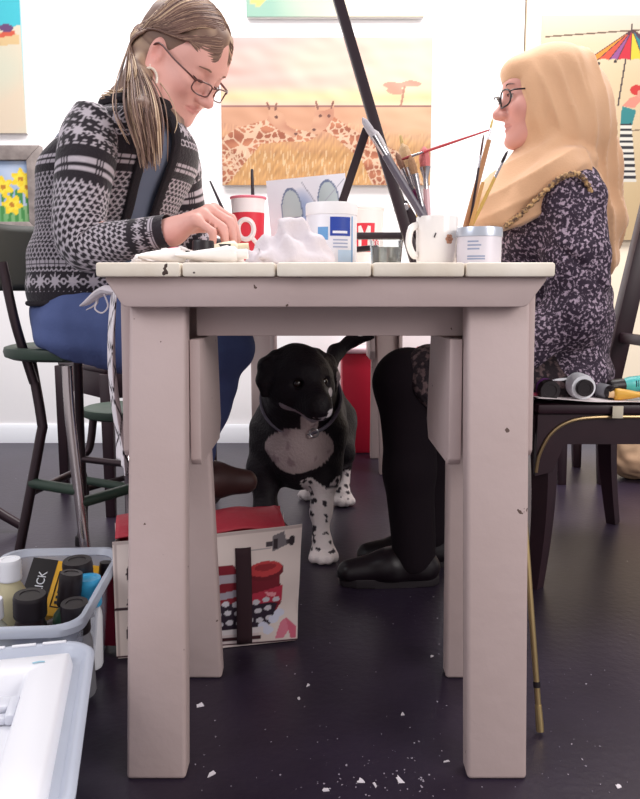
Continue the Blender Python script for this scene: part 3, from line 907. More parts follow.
    for y in (-1, 1):
        e0 = Wd((.010, y * .096, -.030)); cc = e0 - Z * .022
        a = np.linspace(0, 2 * math.pi, 24, endpoint=False)
        ring = [cc + np.array([.0125 * math.cos(t), .003 * math.cos(t), .0185 * math.sin(t)]) for t in a]
        mb = MB(); mb.tube(ring, [.0028 + .0018 * max(0, -math.sin(t)) for t in a], 8, closed=True); mb.tube([e0 + Z * .004, cc + Z * .018], .0009, 6)
        mb.obj('earring', M_hoop, root)
    # hair: a mass under many strands
    S2 = SDF(hc - np.array([.32, .22, .36]), hc + np.array([.2, .22, .2]), .004)
    HE = lambda p, r, k=.02, op='u': S2.ell(Wd(p), np.asarray(r) * hs, HR, k, op)
    HE((-.018, 0, .05), (.103, .080, .086)); HE((-.045, 0, .0), (.076, .070, .08), .03)
    HE((.045, 0, .085), (.034, .050, .028), .02)
    sh = P(142, 150, 1.47)
    S2.chain([Wd((-.05, -.045, -.03)), P(138, 90, 1.56), P(143, 112, 1.485), P(145, 150, 1.465)], [.026, .022, .022, .008], .02)
    S2.chain([Wd((-.07, .0, -.03)), P(128, 96, 1.60), P(116, 96, 1.60)], [.046, .028, .010], .03)
    S2.chain([Wd((-.05, .05, -.03)), P(165, 128, 1.60), P(168, 160, 1.62)], [.035, .03, .014], .03)
    S2.ell(Wd((.062, 0, -.035)), np.array((.06, .09, .075)) * hs, HR, .012, 's')      # face left free
    S2.ell(Wd((.068, 0, .03)), np.array((.05, .064, .042)) * hs, HR, .015, 's')
    for y in (-1, 1): S2.ell(Wd((-.004, y * .096, -.004)), np.array((.023, .03, .034)) * hs, HR, .008, 's')
    def haircol(V):
        q = (V - hc) @ HR
        t = nz(np.stack([np.arctan2(q[:, 1], q[:, 2] + .3) * .3, np.arctan2(q[:, 2], q[:, 1]) * .05, q[:, 0] * .1], 1), 260, 2)
        return lin((124, 98, 86)) * (1 - .5 * np.clip(t, 0, 1)[:, None]) + lin((206, 176, 148)) * .5 * np.clip(t, 0, 1)[:, None]
    hm = solid('hair', S2, M_hair, root, haircol, lambda V, N: .0012 * nz((V - hc) @ HR * np.array([.5, 1.6, 1.2]), 120, 6))
    rs = np.random.RandomState(11); paths = []; cols = []; rr = []
    def on_skull(p, lift):                                   # push a head-local point on to the hair surface
        q = np.asarray(p, float) - np.array((-.018, 0, .045)); e = np.array((.107, .084, .092)) * (1 + lift)
        return np.array((-.018, 0, .045)) + q / np.linalg.norm(q / e)
    pal = [lin(c) for c in ((112, 86, 78), (138, 110, 96), (164, 134, 114), (206, 178, 148), (126, 98, 88), (92, 70, 66))]
    def lay(pts, n):                                         # keep the part on the head outside the hair mass
        return catmull(pts, n)
    for i in range(560):                                     # from the parting back over the ear, then hanging
        x0 = rs.uniform(-.06, .08); y0 = rs.normal() * .003; lift = rs.uniform(.012, .05)
        sd = -1 if rs.rand() < .82 else 1; f = rs.uniform(0, 1)
        pts = [on_skull((x0, y0, .13), lift), on_skull((x0 * .9, sd * .035, .12), lift), on_skull((x0 * .75 - .01, sd * .066, .10), lift),
               on_skull((x0 * .5 - .03, sd * .085, .058 - .01 * f), lift + .01), on_skull((-.058 - .04 * f, sd * (.078 - .03 * f), .016), lift + .02),
               np.array((-.074 - .045 * f, sd * (.082 - .045 * f), -.030))]
        w = [Wd(p) for p in pts]
        if sd < 0:
            e = rs.normal(size=3) * np.array([.013, .012, .004]); k = rs.uniform(-.02, .05)
            if f < .84: w += [P(139, 88, 1.545) + e, P(143, 116, 1.475) + e * 1.2, P(149, 142, 1.455) + e * .9 - np.array([0, 0, k])]
            else: w += [P(132, 80, 1.56) + e * .4, P(124, 92, 1.555) + e * .4, P(110, 95, 1.55) + e * .5]
        else:
            e = rs.normal(size=3) * .008
            w += [P(166, 130, 1.62) + e, P(168, 158, 1.64) + e]
        paths.append(catmull(w, 30)); rr.append(rs.uniform(.0009, .0018)); cols.append(pal[rs.choice(6, p=[.18, .3, .22, .1, .12, .08])])
    for i in range(120):                                     # over the brow
        z0 = rs.uniform(.055, .12); sd = -1 if rs.rand() < .7 else 1; lift = rs.uniform(.0, .03)
        w = [on_skull((.085, sd * .004, .13), lift), on_skull((.12, sd * .02, z0 + .012), lift + .035), on_skull((.105, sd * .055, z0 - .008), lift + .035), on_skull((.05, sd * .085, .062), lift + .005), on_skull((-.02, sd * .087, .045), lift + .012), on_skull((-.07, sd * .07, .02), lift + .02)]
        paths.append(catmull([Wd(p) for p in w], 24)); rr.append(rs.uniform(.0010, .0019)); cols.append(pal[rs.choice(5, p=[.3, .3, .15, .05, .2])])
    for i in range(170):                                     # swept across the forehead and down the temple
        x0 = rs.uniform(.045, .09); sd = -1 if rs.rand() < .75 else 1; lift = rs.uniform(.01, .05)
        w = [on_skull((x0 * .7, 0, .13), lift), on_skull((x0 + .02, sd * .025, .11), lift), on_skull((x0 + .012, sd * .052, .085), lift),
             on_skull((.04 - .02 * rs.rand(), sd * .085, .055), lift), on_skull((-.03, sd * .087, .034), lift + .01), on_skull((-.075, sd * .07, .012), lift + .015)]
        w = [Wd(p) for p in w]
        paths.append(catmull(w, 22)); rr.append(rs.uniform(.0009, .0018)); cols.append(pal[rs.choice(5, p=[.3, .3, .15, .05, .2])])
    for i in range(26):                                      # pale lock on the shoulder
        e = rs.normal(size=3) * .005
        w = [Wd((-.095, -.045, .03)), Wd((-.102, -.05, -.03)), P(133, 72, 1.555) + e, P(129, 86, 1.545) + e, P(118, 95, 1.535) + e, P(105 + rs.uniform(-4, 5), 94, 1.53) + e]
        paths.append(catmull(w, 24)); rr.append(.0015); cols.append(pal[3] if rs.rand() < .6 else pal[2])
    polyline_strands('hair_strand', paths, rr, M_hair, hm, cols)
    # cardigan body with an open front, shirt inside
    def secs(k):
        L = []
        for (u, v, Y, a, b) in ((94, 303, 1.80, .146, .120), (95, 285, 1.79, .154, .128), (96, 255, 1.765, .152, .126), (107, 215, 1.70, .155, .124),
                                (117, 178, 1.65, .168, .124), (128, 146, 1.61, .158, .110), (132, 124, 1.59, .118, .086), (134, 112, 1.585, .066, .064), (136, 107, 1.58, .060, .060)):
            L.append((P(u, v, Y), fw * 1.0, side * 1.0, b * k + (0.0 if k == 1 else -.004), a * k))
        return L
    gap = .20
    G, U, Vv, an = loft(secs(1.0), 260, 380, gap - .02, 2 * math.pi - gap, 2.2)
    op = np.linspace(0, 1, 260)                              # the opening widens towards the neck
    G = wrinkle(G, .0035, 26, 5)
    body_col = knit_color(U, Vv, motif_rows=((.028, .072), (.415, .46), (.465, .51)), bands=((.335, .362), (.082, .098), (.52, .545)), dark=((0, .026), (.318, .335), (.362, .40), (.545, 1)))
    cg = grid_mesh('cardigan', G, M_knit, root, body_col)
    for j in (0, -1):
        n0 = fw * .004
        MB().tube(G[4:-2:6, j] + n0, .011, 8, flat=.6).obj('cardigan_band', M_blackknit, cg)
    MB().tube(G[-2, ::8] + Z * .003, .010, 8).obj('collar_band', M_blackknit, cg)
    MB().tube(G[1, ::6], .006, 8).obj('hem_rib', M_blackknit, cg)
    G2, _, _, _ = loft(secs(.93), 80, 90, 0, 2 * math.pi, 2.2)
    grid_mesh('shirt', wrinkle(G2, .003, 30, 2), M_shirt, root, None, True)
    def sleeve(pts, rad, seed, flat=1.0, star=True):
        c = catmull(pts, 170); r = catmull([[x, 0, 0] for x in rad], 170)[:, 0]
        T = np.gradient(c, axis=0); T /= np.linalg.norm(T, axis=1)[:, None]
        N = unit(np.cross(T[0], (0, 1, 0.2))); Gs = []
        an = np.linspace(0, 2 * math.pi, 110, endpoint=False)
        for i in range(170):
            N = unit(N - T[i] * (N @ T[i])); B = np.cross(T[i], N)
            k = min(1, .35 + i / 14.0) if i < 10 else 1
            Gs.append(c[i] + r[i] * k * (np.cos(an)[:, None] * N + np.sin(an)[:, None] * B))
        G = wrinkle(np.array(Gs), .0042, 30, seed)
        v = np.concatenate([[0], np.cumsum(np.linalg.norm(np.diff(c, axis=0), axis=1))]); L = v[-1]
        Vv = np.repeat(v[:, None], 110, 1); U = an[None, :] * .05 + 0 * Vv
        col = knit_color(U, Vv, motif_rows=((.026, .060), (.064, .098), (L - .062, L - .032)), bands=((.125, .152), (L - .028, L - .018)), dark=((.105, .125), (.152, .162), (L - .068, L - .062), (L - .018, L)))
        o = grid_mesh('sleeve', G, M_knit, cg, col, True)
        MB().tube(catmull([G[-4, k] for k in range(0, 110, 5)], 40), .0045, 6).obj('cuff', M_blackknit, o) if False else None
        mb = MB(); mb.tube(c[-9:] , r[-9:] * 1.06, 22, cap=False); mb.tube(c[-9:], r[-9:] * .92, 22, cap=False)
        return o
    sleeve([nsh + np.array([.02, .02, .035]), nsh + np.array([-.008, -.005, -.03]), P(84, 180, 1.475), P(80, 222, 1.462), P(90, 246, 1.455), P(118, 242, 1.44), P(148, 236, 1.42), P(170, 232, 1.408)],
           [.050, .058, .054, .050, .047, .040, .034, .030], 8)
    sleeve([fsh + np.array([-.02, -.01, .03]), fsh + np.array([.0, .005, -.03]), P(180, 190, 1.77), P(186, 232, 1.80), P(204, 250, 1.795), P(222, 253, 1.792)], [.048, .052, .05, .047, .036, .03], 9)
    # jeans
    S3 = SDF((-.92, 1.45, .12), (-.05, 2.12, .84), .007)
    S3.ell(P(96, 316, 1.81), (.124, .158, .098), np.stack([fw, side, Z], 1), .04)
    S3.chain([hipn, P(140, 331, 1.675), knn], [.088, .084, .066], .04); S3.chain([knn, P(207, 410, 1.70), P(194, 452, 1.73), ann - Z * .012], [.064, .050, .043, .043], .02)
    S3.chain([hipf, P(140, 328, 1.92), knf], [.088, .082, .066], .04); S3.chain([knf, P(175, 425, 1.9), P(152, 462, 1.87)], [.064, .052, .045], .02)
    S3.fn(lambda X, Y, Zz: np.maximum(Zz - STOOL_Z - .001, np.sqrt((X - STOOL_C[0]) ** 2 + (Y - STOOL_C[1]) ** 2) - .172), (-.95, 1.4, .1), (-.2, 2.2, STOOL_Z + .1), .012, 's')
    solid('jeans', S3, M_jeans, root, None, lambda V, N: .0035 * nz(V * np.array([1, 1, 1.5]), 34, 3) + .0022 * nz(V, 80, 5))
    for an_, d in ((ann, unit((.86, .45, -.16))), (anf, unit((.95, -.15, -.15)))):
        St = SDF(an_ - .13, an_ + .2, .005)
        St.chain([an_ + np.array([-.015, 0, -.028]), an_ + d * .07 + np.array([0, 0, -.03]), an_ + d * .155 + np.array([0, 0, -.03])], [.038, .040, .030], .03)
        St.cone(an_, an_ + np.array([0, 0, .03]), .036, .037, .02)
        sl = an_[2] - .072
        sh = solid('shoe', St, M_brownleather, root)
    # a pale knotted cord end hanging at the hip
    return root
painter()

# ------------------------------------------------------------------ the visitor in the headscarf
M_scarf = mat('beige_scarf', (216, 172, 136), .85, noise=(5, (208, 163, 126), .3), bump=(240, .12), sheen=.25)
M_trim = mat('scarf_trim', (196, 158, 112), .85, noise=(120, (92, 70, 60), .08))
M_blouse = mat('speckled_plum_blouse', (46, 32, 50), .8, noise=(125, (176, 156, 174), .05, .065), bump=(60, .25))
M_lace = mat('black_lace_skirt', (32, 20, 28), .85, noise=(60, (96, 76, 78), .05, .05), bump=(90, .5))
M_trous = mat('black_trousers', (17, 7, 15), .9, bump=(60, .1), spec=.25)
M_shoe = mat('black_leather', (18, 9, 16), .38)

def visitor():
    Z = np.array([0, 0, 1.0])
    hip = P(566, 372, 2.08)
    root = thing('person', 'person in beige headscarf and speckled plum blouse seated right of the table', 'person', (hip[0], hip[1], 0))
    HR = frame((-.995, .03, -.06)); hs = 1.02
    hc = P(493.5, 116, 1.965) - HR @ (np.array((.123, 0, -.028)) * hs)
    W = lambda p: hc + HR @ (np.asarray(p, float) * hs)
    neckb = P(553, 178, 2.03); chest = P(548, 235, 2.04); waist = P(562, 310, 2.07)
    nsh, fsh = P(572, 196, 1.88), P(560, 190, 2.20)
    nel, nwr = P(574, 318, 1.865), P(478, 350, 1.885)
    fel, fwr = P(556, 312, 2.24), P(470, 350, 2.16)
    hipn, hipf = P(565, 388, 2.00), P(565, 385, 2.19)
    knn, knf = P(408, 384, 1.92), P(424, 384, 2.09)
    ann, anf = P(413, 562, 1.895), P(428, 536, 2.03)
    S = SDF((-.05, 1.74, -.01), (.95, 2.42, 1.40), .009, [(hc - np.array([.13, .1, .13]), hc + np.array([.1, .1, .13]), .003), (nwr - np.array([.16, .05, .07]), nwr + np.array([.02, .06, .04]), .0035)])
    Wd = add_head(S, hc, HR, hs, lid=.2, full_cheek=.004)
    S.cone(Wd((-.02, 0, -.06)), neckb, .055, .06, .03)
    S.chain([neckb - Z * .02, chest, waist, hip], [.07, .09, .085, .09], .04)
    S.cone(nsh, fsh, .055, .055, .05)
    S.chain([nsh, nel, nwr], [.048, .040, .027], .03); S.chain([fsh, fel, fwr], [.048, .040, .027], .03)
    S.chain([hipn, knn, ann], [.07, .05, .034], .04); S.chain([hipf, knf, anf], [.07, .05, .034], .04)
    for a in (ann, anf): S.cone(a - Z * .02, a + np.array([-.10, 0, -.04]), .032, .022, .03)
    for wr, sd, y in ((nwr, -1, .02), (fwr, 1, -.02)):
        h = rest_hand(wr, (-1, y * 4, -.02), (0, -.15 if sd < 0 else .15, 1), -sd, .22, .95)
        add_hand(S, wr, *h, .95)
    S.fn(lambda X, Y, Zz: np.maximum(np.maximum(Zz - CHAIR_Z - .012, .535 - X), 1.80 - Y), (.5, 1.7, .3), (1.1, 2.5, CHAIR_Z + .1), .012, 's')
    solid('body', S, M_skin, root, lambda V: face_color(V, hc, HR, hs, (208, 150, 138), (176, 98, 96)))
    eyes(root, W, HR, hs, (60, 44, 38))
    for y in (-1, 1):
        pts = catmull([W(p) for p in ((.09, y * .018, .010), (.093, y * .03, .0135), (.084, y * .048, .009))], 9)
        MB().tube(pts, [.0006, .0014, .0016, .0017, .0017, .0016, .0014, .001, .0006], 6).obj('eyelashes', M_lash, root)
        pts = catmull([W(p) for p in ((.092, y * .014, .03), (.0935, y * .03, .036), (.082, y * .05, .031))], 9)
        MB().tube(pts, [.001, .0022, .0026, .0028, .0028, .0026, .0022, .0016, .0008], 6, flat=.6).obj('eyebrow', M_lash, root)
    M_gl = mat('black_frame', (40, 28, 30), .3)
    mb = MB()
    for y in (-1, 1):
        a = np.linspace(0, 2 * math.pi, 28, endpoint=False)
        sq = lambda q: math.copysign(abs(q) ** .6, q)
        mb.tube(np.array([W((.106 - .012 * max(0, math.cos(t) * y), y * .034 + .0255 * sq(math.cos(t)), .002 + .019 * sq(math.sin(t)))) for t in a]), .0022, 6, closed=True)
    mb.tube(catmull([W((.116, -.01, .012)), W((.12, 0, .014)), W((.116, .01, .012))], 8), .0015, 6)
    g = mb.obj('glasses', M_gl, root)
    for y in (-1, 1):
        MB().tube(catmull([W((.097, y * .059, .012)), W((.086, y * .07, .014)), W((.05, y * .068, .014)), W((.02, y * .070, .012))], 12), .002, 6).obj('temple_arm', M_gl, g)
    # blouse
    S2 = SDF((.25, 1.70, .40), (.95, 2.42, 1.18), .006)
    S2.chain([neckb - Z * .05, chest, waist, P(561, 372, 2.09)], [.09, .132, .125, .135], .06)
    S2.cone(chest + np.array([0, -.07, .02]), chest + np.array([0, .07, .02]), .11, .11, .05)
    S2.cone(hipn + np.array([-.01, 0, .01]), hipf, .104, .10, .05)
    S2.cone(nsh, fsh, .07, .07, .05)
    S2.chain([nsh, P(576, 250, 1.862), nel, P(520, 345, 1.87), nwr + np.array([.03, 0, 0])], [.078, .076, .072, .058, .040], .02)
    S2.chain([fsh, fel, fwr + np.array([.03, 0, 0])], [.075, .066, .042], .03)
    S2.fn(lambda X, Y, Zz: np.maximum(np.maximum(Zz - CHAIR_Z - .002, .535 - X), 1.80 - Y), (.5, 1.7, .3), (1.1, 2.5, CHAIR_Z + .1), .012, 's')
    solid('blouse', S2, M_blouse, root, None, lambda V, N: .006 * nz(V * np.array([1.2, 1, .7]), 24, 13) + .004 * nz(V, 55, 14) - .008 * np.exp(-(((V[:, 2] - .80 + (V[:, 0] - .62) * .8)) / .012) ** 2) * (V[:, 1] < 1.98))
    # lace skirt over the thighs
    S3 = SDF((.08, 1.78, .36), (.85, 2.32, .74), .006)
    S3.chain([hipn, P(480, 386, 1.955), P(428, 384, 1.918)], [.098, .104, .100], .04); S3.chain([hipf, P(480, 384, 2.13), P(440, 384, 2.11)], [.105, .096, .090], .04)
    S3.cone(P(500, 392, 1.96), P(500, 392, 2.12), .09, .09, .06)
    lo = P(400, 368, 1.93)
    S3.fn(lambda X, Y, Zz: (X - lo[0]) * .86 + (Zz - lo[2]) * .5 + 0 * Y, (.05, 1.7, .3), (.3, 2.4, .8), .012, 's')
    S3.fn(lambda X, Y, Zz: np.maximum(np.maximum(Zz - CHAIR_Z - .002, .535 - X), 1.80 - Y), (.5, 1.7, .3), (1.1, 2.5, CHAIR_Z + .1), .012, 's')
    solid('lace_skirt', S3, M_lace, root, None, lambda V, N: .003 * nz(V, 60, 3))
    # trousers
    S4 = SDF((.03, 1.76, .04), (.85, 2.30, .70), .006)
    for h_, k_, a_, m_ in ((hipn, knn, ann, P(410, 470, 1.905)), (hipf, knf, anf, P(428, 465, 2.06))):
        S4.chain([h_, k_, m_, a_ + Z * .012], [.090, .083, .064, .056], .03)
    S4.fn(lambda X, Y, Zz: np.maximum(np.maximum(Zz - CHAIR_Z - .002, .535 - X), 1.80 - Y), (.5, 1.7, .3), (1.1, 2.5, CHAIR_Z + .1), .012, 's')
    solid('trousers', S4, M_trous, root, None, lambda V, N: .004 * nz(V * np.array([1, 1, .6]), 30, 8))
    # shoes
    for a, zf in ((ann, 0), (anf, 0)):
        b = np.array([a[0], a[1], 0.0]); d = np.array([-1, -.06, 0])
        St = SDF(b - np.array([.24, .1, .02]), b + np.array([.1, .1, .14]), .0045)
        St.chain([b + np.array([.03, 0, .045]), b + d * .06 + Z * .048, b + d * .165 + Z * .034], [.041, .043, .033], .03)
        St.cone(b + Z * .06, b + Z * .085, .046, .048, .02)
        St.fn(lambda X, Y, Zz: Zz - .017 + 0 * X + 0 * Y, b - .3, b + np.array([.3, .3, .05]), .004, 's')
        sh = solid('shoe', St, M_shoe, root)
        mb = MB(); ol = [(.068, -.012), (.07, .012), (.05, .032), (0, .036), (-.05, .038), (-.10, .04), (-.15, .034), (-.185, .018), (-.192, 0), (-.185, -.018), (-.15, -.034), (-.10, -.036), (-.05, -.034), (0, -.034), (.05, -.03)]
        mb.prism(ol, b + np.array([0, 0, .001]), (1, .06, 0), (-.06, 1, 0), .024, bev=.003)
        mb.obj('sole', mat('black_rubber', (26, 18, 24), .7), sh)
    # headscarf
    S5 = SDF((.22, 1.70, .62), (.98, 2.40, 1.44), .005)
    E = lambda p, r, k=.02, op='u': S5.ell(W(p), np.asarray(r) * hs, HR, k, op)
    E((-.02, 0, .036), (.116, .090, .094), .02); E((.004, 0, -.02), (.088, .092, .10), .03)
    E((.060, 0, .070), (.044, .060, .034), .02)
    E((-.05, 0, -.06), (.095, .084, .12), .04)
    face = lambda p: W(p)
    # opening for the face: everything in front of a slanted edge, below the brow
    def front(X, Y, Zz):
        q = [(HR[0, i] * (X - hc[0]) + HR[1, i] * (Y - hc[1]) + HR[2, i] * (Zz - hc[2])) / hs for i in range(3)]
        edge = .068 + np.clip(q[2] + .03, -.1, .1) * .10 - np.abs(q[1]) * .10
        return np.maximum(np.maximum(edge - q[0], q[2] - .040), -.135 - q[2])
    S5.fn(front, hc - .2, hc + .2, .008, 's', 0)
    # neck wrap and front fall
    S5.chain([W((-.015, 0, -.140)), P(536, 189, 1.99), P(506, 207, 1.985)], [.052, .088, .060], .03)
    S5.chain([P(524, 174, 1.98), P(497, 206, 1.965), P(492, 222, 1.965)], [.05, .052, .026], .03)
    S5.chain([P(555, 177, 2.02), P(522, 213, 1.93), P(505, 222, 1.90)], [.085, .068, .03], .03)
    S5.chain([W((-.06, 0, -.08)), P(566, 178, 2.04), P(560, 186, 2.16)], [.09, .105, .075], .05)
    S5.chain([P(565, 172, 1.96), P(560, 184, 1.88)], [.07, .055], .04)
    S5.cone(P(541, 184, 1.94), P(501, 209, 1.935), .082, .062, .06)
    zc_, xc_ = P(490, 229, 1.93)[2], P(515, 229, 1.93)[0]
    S5.fn(lambda X, Y, Zz: np.maximum(Zz - zc_ - np.clip(X - xc_, 0, 1) * .5, X - xc_ - .10) + 0 * Y, (.2, 1.7, .6), (.9, 2.4, zc_ + .1), .012, 's')
    # long fall down the back
    S5.chain([W((-.085, 0, -.02)), P(590, 165, 2.0), P(603, 215, 1.97), P(606, 262, 1.975), P(600, 276, 1.98)], [.07, .062, .042, .026, .010], .04)
    S5.chain([P(590, 175, 2.06), P(604, 225, 2.05), P(604, 268, 2.05)], [.075, .05, .02], .04)
    # folds
    fold = [([W((.055, -.088, .05)), W((.035, -.093, -.06)), P(529, 177, 1.89), P(500, 215, 1.90)], .011),
            ([W((.02, -.094, .09)), W((-.01, -.1, -.02)), P(541, 165, 1.88), P(512, 210, 1.87)], .013),
            ([W((-.03, -.09, .11)), W((-.055, -.1, .03)), P(556, 140, 1.89), P(540, 180, 1.86)], .013),
            ([W((-.09, -.07, .09)), W((-.115, -.07, .0)), P(583, 150, 1.93), P(598, 200, 1.93), P(606, 250, 1.95)], .016),
            ([P(520, 190, 1.88), P(545, 172, 1.85), P(568, 158, 1.85), P(590, 160, 1.88)], .015),
            ([P(510, 205, 1.88), P(535, 186, 1.85), P(560, 170, 1.83), P(582, 168, 1.85), P(600, 190, 1.90)], .012),
            ([W((.03, -.05, -.11)), P(512, 178, 1.93), P(488, 214, 1.94)], .012),
            ([W((.02, -.03, -.12)), P(505, 185, 1.97), P(482, 218, 1.97)], .011)]
    for pts, r in fold:
        c = catmull(pts, 12); n = len(c); rad = r * np.sin(np.linspace(.35, math.pi - .35, n)) ** .6
        S5.chain(list(c), list(rad), .028)
    def disp(V, N):
        # cloth folds: one family runs from the crown to the chest, another round the shoulder, a third down the back
        w = nz(V, 14, 31) * .010
        q = (V - hc) @ HR / hs
        a = V[:, 0] * .93 + V[:, 2] * .36 + w
        b = V[:, 0] * .50 - V[:, 2] * .86 + w
        c_ = V[:, 0] * .97 + V[:, 2] * .2 + V[:, 1] * .5 + w
        rid = lambda t, p: 1 - np.abs(np.sin(t * math.pi / p)) ** .7 * 2
        zz = V[:, 2]; xx = V[:, 0]
        back = np.clip((xx - (hc[0] + .045)) / .05, 0, 1)
        low = np.clip((hc[2] - .10 - zz) / .06, 0, 1)
        head_ = np.clip((q[:, 2] + .10) / .05, 0, 1) * np.clip((.085 - q[:, 2]) / .05, 0, 1) * np.clip((.055 - q[:, 0]) / .03, 0, 1)
        return .0055 * rid(a + .3 * w, .041) * head_ * (1 - back) + .0048 * rid(b + .35 * w, .045) * low * (.6 + .5 * nz(V, 12, 5)) * (1 - back) + .006 * rid(c_, .05) * back * (1 - .5 * head_) + .0012 * nz(V, 60, 22)
    sc = solid('headscarf', S5, M_scarf, root, None, disp, 2)
    # crochet trim along the scarf edge
    pts = catmull([P(506, 226, 1.855), P(522, 214, 1.845), P(545, 192, 1.815), P(562, 178, 1.795), P(580, 176, 1.795), P(592, 196, 1.82), P(598, 230, 1.86), P(600, 262, 1.90)], 60)
    mb = MB()
    for i, p in enumerate(pts): mb.ell(p + np.array([0, 0, .003 * (i % 2)]), (.0062, .006, .0062), None, 8, 6)
    mb.obj('scarf_edging', M_trim, root)
    return root
visitor()

# ------------------------------------------------------------------ the dog under the table
M_fur = mat('short_dog_fur', (40, 30, 38), .6, attr=True, bump=(130, .35), spec=.35)
def dog():
    c = P(303, 430, 2.25)
    root = thing('dog', 'black dog with white chest and spotted white paw standing under the table', 'dog', (c[0], c[1], 0))
    Z = np.array([0, 0, 1.0])
    S = SDF((-.36, 1.78, -.012), (.28, 2.95, .78), .0075, [(P(250, 430, 1.84) , P(345, 338, 2.16), .004), (P(296, 560, 1.94) - .01, P(350, 500, 2.12) + .01, .005)])
    ch = P(299, 432, 2.23); rb_ = P(308, 420, 2.42); lo_ = P(314, 412, 2.60); pv = P(318, 408, 2.74)
    S.ell(ch, (.128, .15, .165), None, .03)
    S.ell(ch + np.array([0, -.06, -.035]), (.085, .10, .11), None, .05)
    S.ell(rb_, (.125, .20, .155), None, .05)
    S.ell(lo_ + Z * .02, (.098, .16, .115), None, .05)
    S.ell(pv, (.105, .12, .12), None, .05)
    # neck and head: turned to its left and a little down
    hd = P(297, 378, 2.03)
    S.chain([P(303, 415, 2.26), P(300, 392, 2.13), hd], [.115, .095, .075], .05)
    HR = frame((.43, -.87, -.22)); H = lambda p: hd + HR @ np.asarray(p, float)
    E = lambda p, r, k=.02, op='u': S.ell(H(p), r, HR, k, op)
    E((0, 0, .008), (.092, .088, .084), .03)
    E((.048, 0, .030), (.05, .056, .036), .03)                        # brow
    for y in (-1, 1): E((.03, y * .050, -.022), (.055, .040, .048), .03)  # cheeks
    S.cone(H((.05, 0, -.016)), H((.140, 0, -.030)), .054, .038, .03)   # muzzle
    S.cone(H((.07, 0, .008)), H((.138, 0, -.010)), .026, .023, .02)
    for y in (-1, 1): S.cone(H((.10, y * .016, -.036)), H((.132, y * .014, -.042)), .026, .020, .012)   # flews
    S.cone(H((.05, 0, -.058)), H((.122, 0, -.064)), .026, .017, .012)  # lower jaw
    for y in (-1, 1): S.cone(H((.10, y * .040, -.054)), H((.148, y * .010, -.053)), .0035, .0035, .006, 's')
    E((.158, 0, -.014), (.014, .018, .013), .006)                      # nose pad
    for y in (-1, 1): E((.0905, y * .038, .016), (.012, .014, .011), .010, 's')
    # ears: folded flaps hanging beside the cheeks
    for y in (-1, 1):
        S.chain([H((-.015, y * .062, .055)), H((-.005, y * .092, .038)), H((.012, y * .104, .002)), H((.022, y * .102, -.030))], [.020, .019, .017, .007], .012)
        S.chain([H((.012, y * .068, .050)), H((.018, y * .09, .02)), H((.022, y * .102, -.030))], [.015, .014, .006], .012)
    # legs
    fl = [P(272, 432, 2.20), P(264, 470, 2.18), P(266, 512, 2.14), P(268, 546, 2.12)]
    S.chain(fl, [.068, .046, .031, .026], .03)
    fr = [P(326, 432, 2.18), P(325, 470, 2.16), P(321, 510, 2.115), P(322, 543, 2.09)]
    S.chain(fr, [.066, .045, .027, .0235], .03)
    def paw(a, d, s=1.0):
        b = np.array([a[0], a[1], 0]); d = unit(d); l = np.array([-d[1], d[0], 0])
        S.cone(a, b + d * .012 + Z * .030, .025 * s, .028 * s, .02)
        for k, (o, f) in enumerate(((-.027, .042), (-.0095, .056), (.0095, .056), (.027, .042))):
            S.cone(b + l * o * .7 * s + d * .01 + Z * .026, b + l * o * s + d * f * s + Z * .0165, .0155 * s, .0150 * s, .006)
    paw(fl[3], (0, -1, 0)); paw(fr[3], (.12, -1, 0), 1.05)
    for (hx, kn, hk, ft, d) in ((P(298, 420, 2.72), P(296, 452, 2.62), P(312, 462, 2.82), P(311, 489, 2.75), (-.1, -1, 0)),
                                (P(336, 420, 2.70), P(339, 452, 2.56), P(343, 462, 2.74), P(342, 496, 2.66), (.1, -1, 0))):
        S.chain([hx, kn, hk, ft], [.078, .052, .030, .026], .025)
        paw(ft, d, 1.05)
    # tail raised to the right
    S.chain([P(326, 372, 2.80), P(336, 352, 2.88), P(350, 342, 2.90), P(372, 337, 2.88)], [.034, .026, .02, .011], .03)
    spots = np.random.RandomState(4)
    def colr(V):
        C = np.ones((len(V), 3)) * lin((22, 13, 21))
        n = nz(V, 45, 3)
        q = (V - hd) @ HR
        # chest blaze
        px = V[:, 0]; pz = V[:, 2]
        k = ((px - ch[0] - .002) / .098) ** 2 + ((pz - (ch[2] - .022)) / .066) ** 2 + .12 * n
        up = (np.abs(px - ch[0] - .035) < .020 + .006 * n) & (pz > ch[2]) & (pz < ch[2] + .10)
        white = ((k < 1) | up) & (V[:, 1] < ch[1] - .05) & (q[:, 0] < .2) & (np.linalg.norm(V - hd, axis=1) > .10)
        C[white] = lin((176, 156, 156))
        C[white & (nz(V, 110, 8) > .8)] = lin((150, 128, 132))
        # white stockings with black flecks
        for foot, top in ((fr[3], .225), (P(311, 489, 2.75), .10), (P(342, 496, 2.66), .10), (fl[3], .07)):
            d = np.hypot(V[:, 0] - foot[0], (V[:, 1] - foot[1]) * .7)
            m = (d < (.062 if top > .2 else .10)) & (pz < top + .02 * n)
            C[m] = lin((226, 214, 214))
            C[m & (nz(V, 230, 12) > .62) & (pz > .03)] = lin((44, 34, 44))
        # muzzle: white lip on one side, grey chin
        hm = np.linalg.norm(V - hd, axis=1) < .19
        m = hm & (q[:, 0] > .065) & (q[:, 2] < -.050 + .01 * n); C[m] = lin((176, 164, 172))
        m = hm & (q[:, 0] > .085) & (q[:, 1] > .010) & (q[:, 2] < .000) & (q[:, 2] > -.056); C[m] = lin((226, 216, 220))
        m = (np.abs(q[:, 0] - .02) < .012) & (q[:, 1] > .07) & (np.abs(q[:, 2] + .0) < .022); C[m] = lin((168, 152, 156))
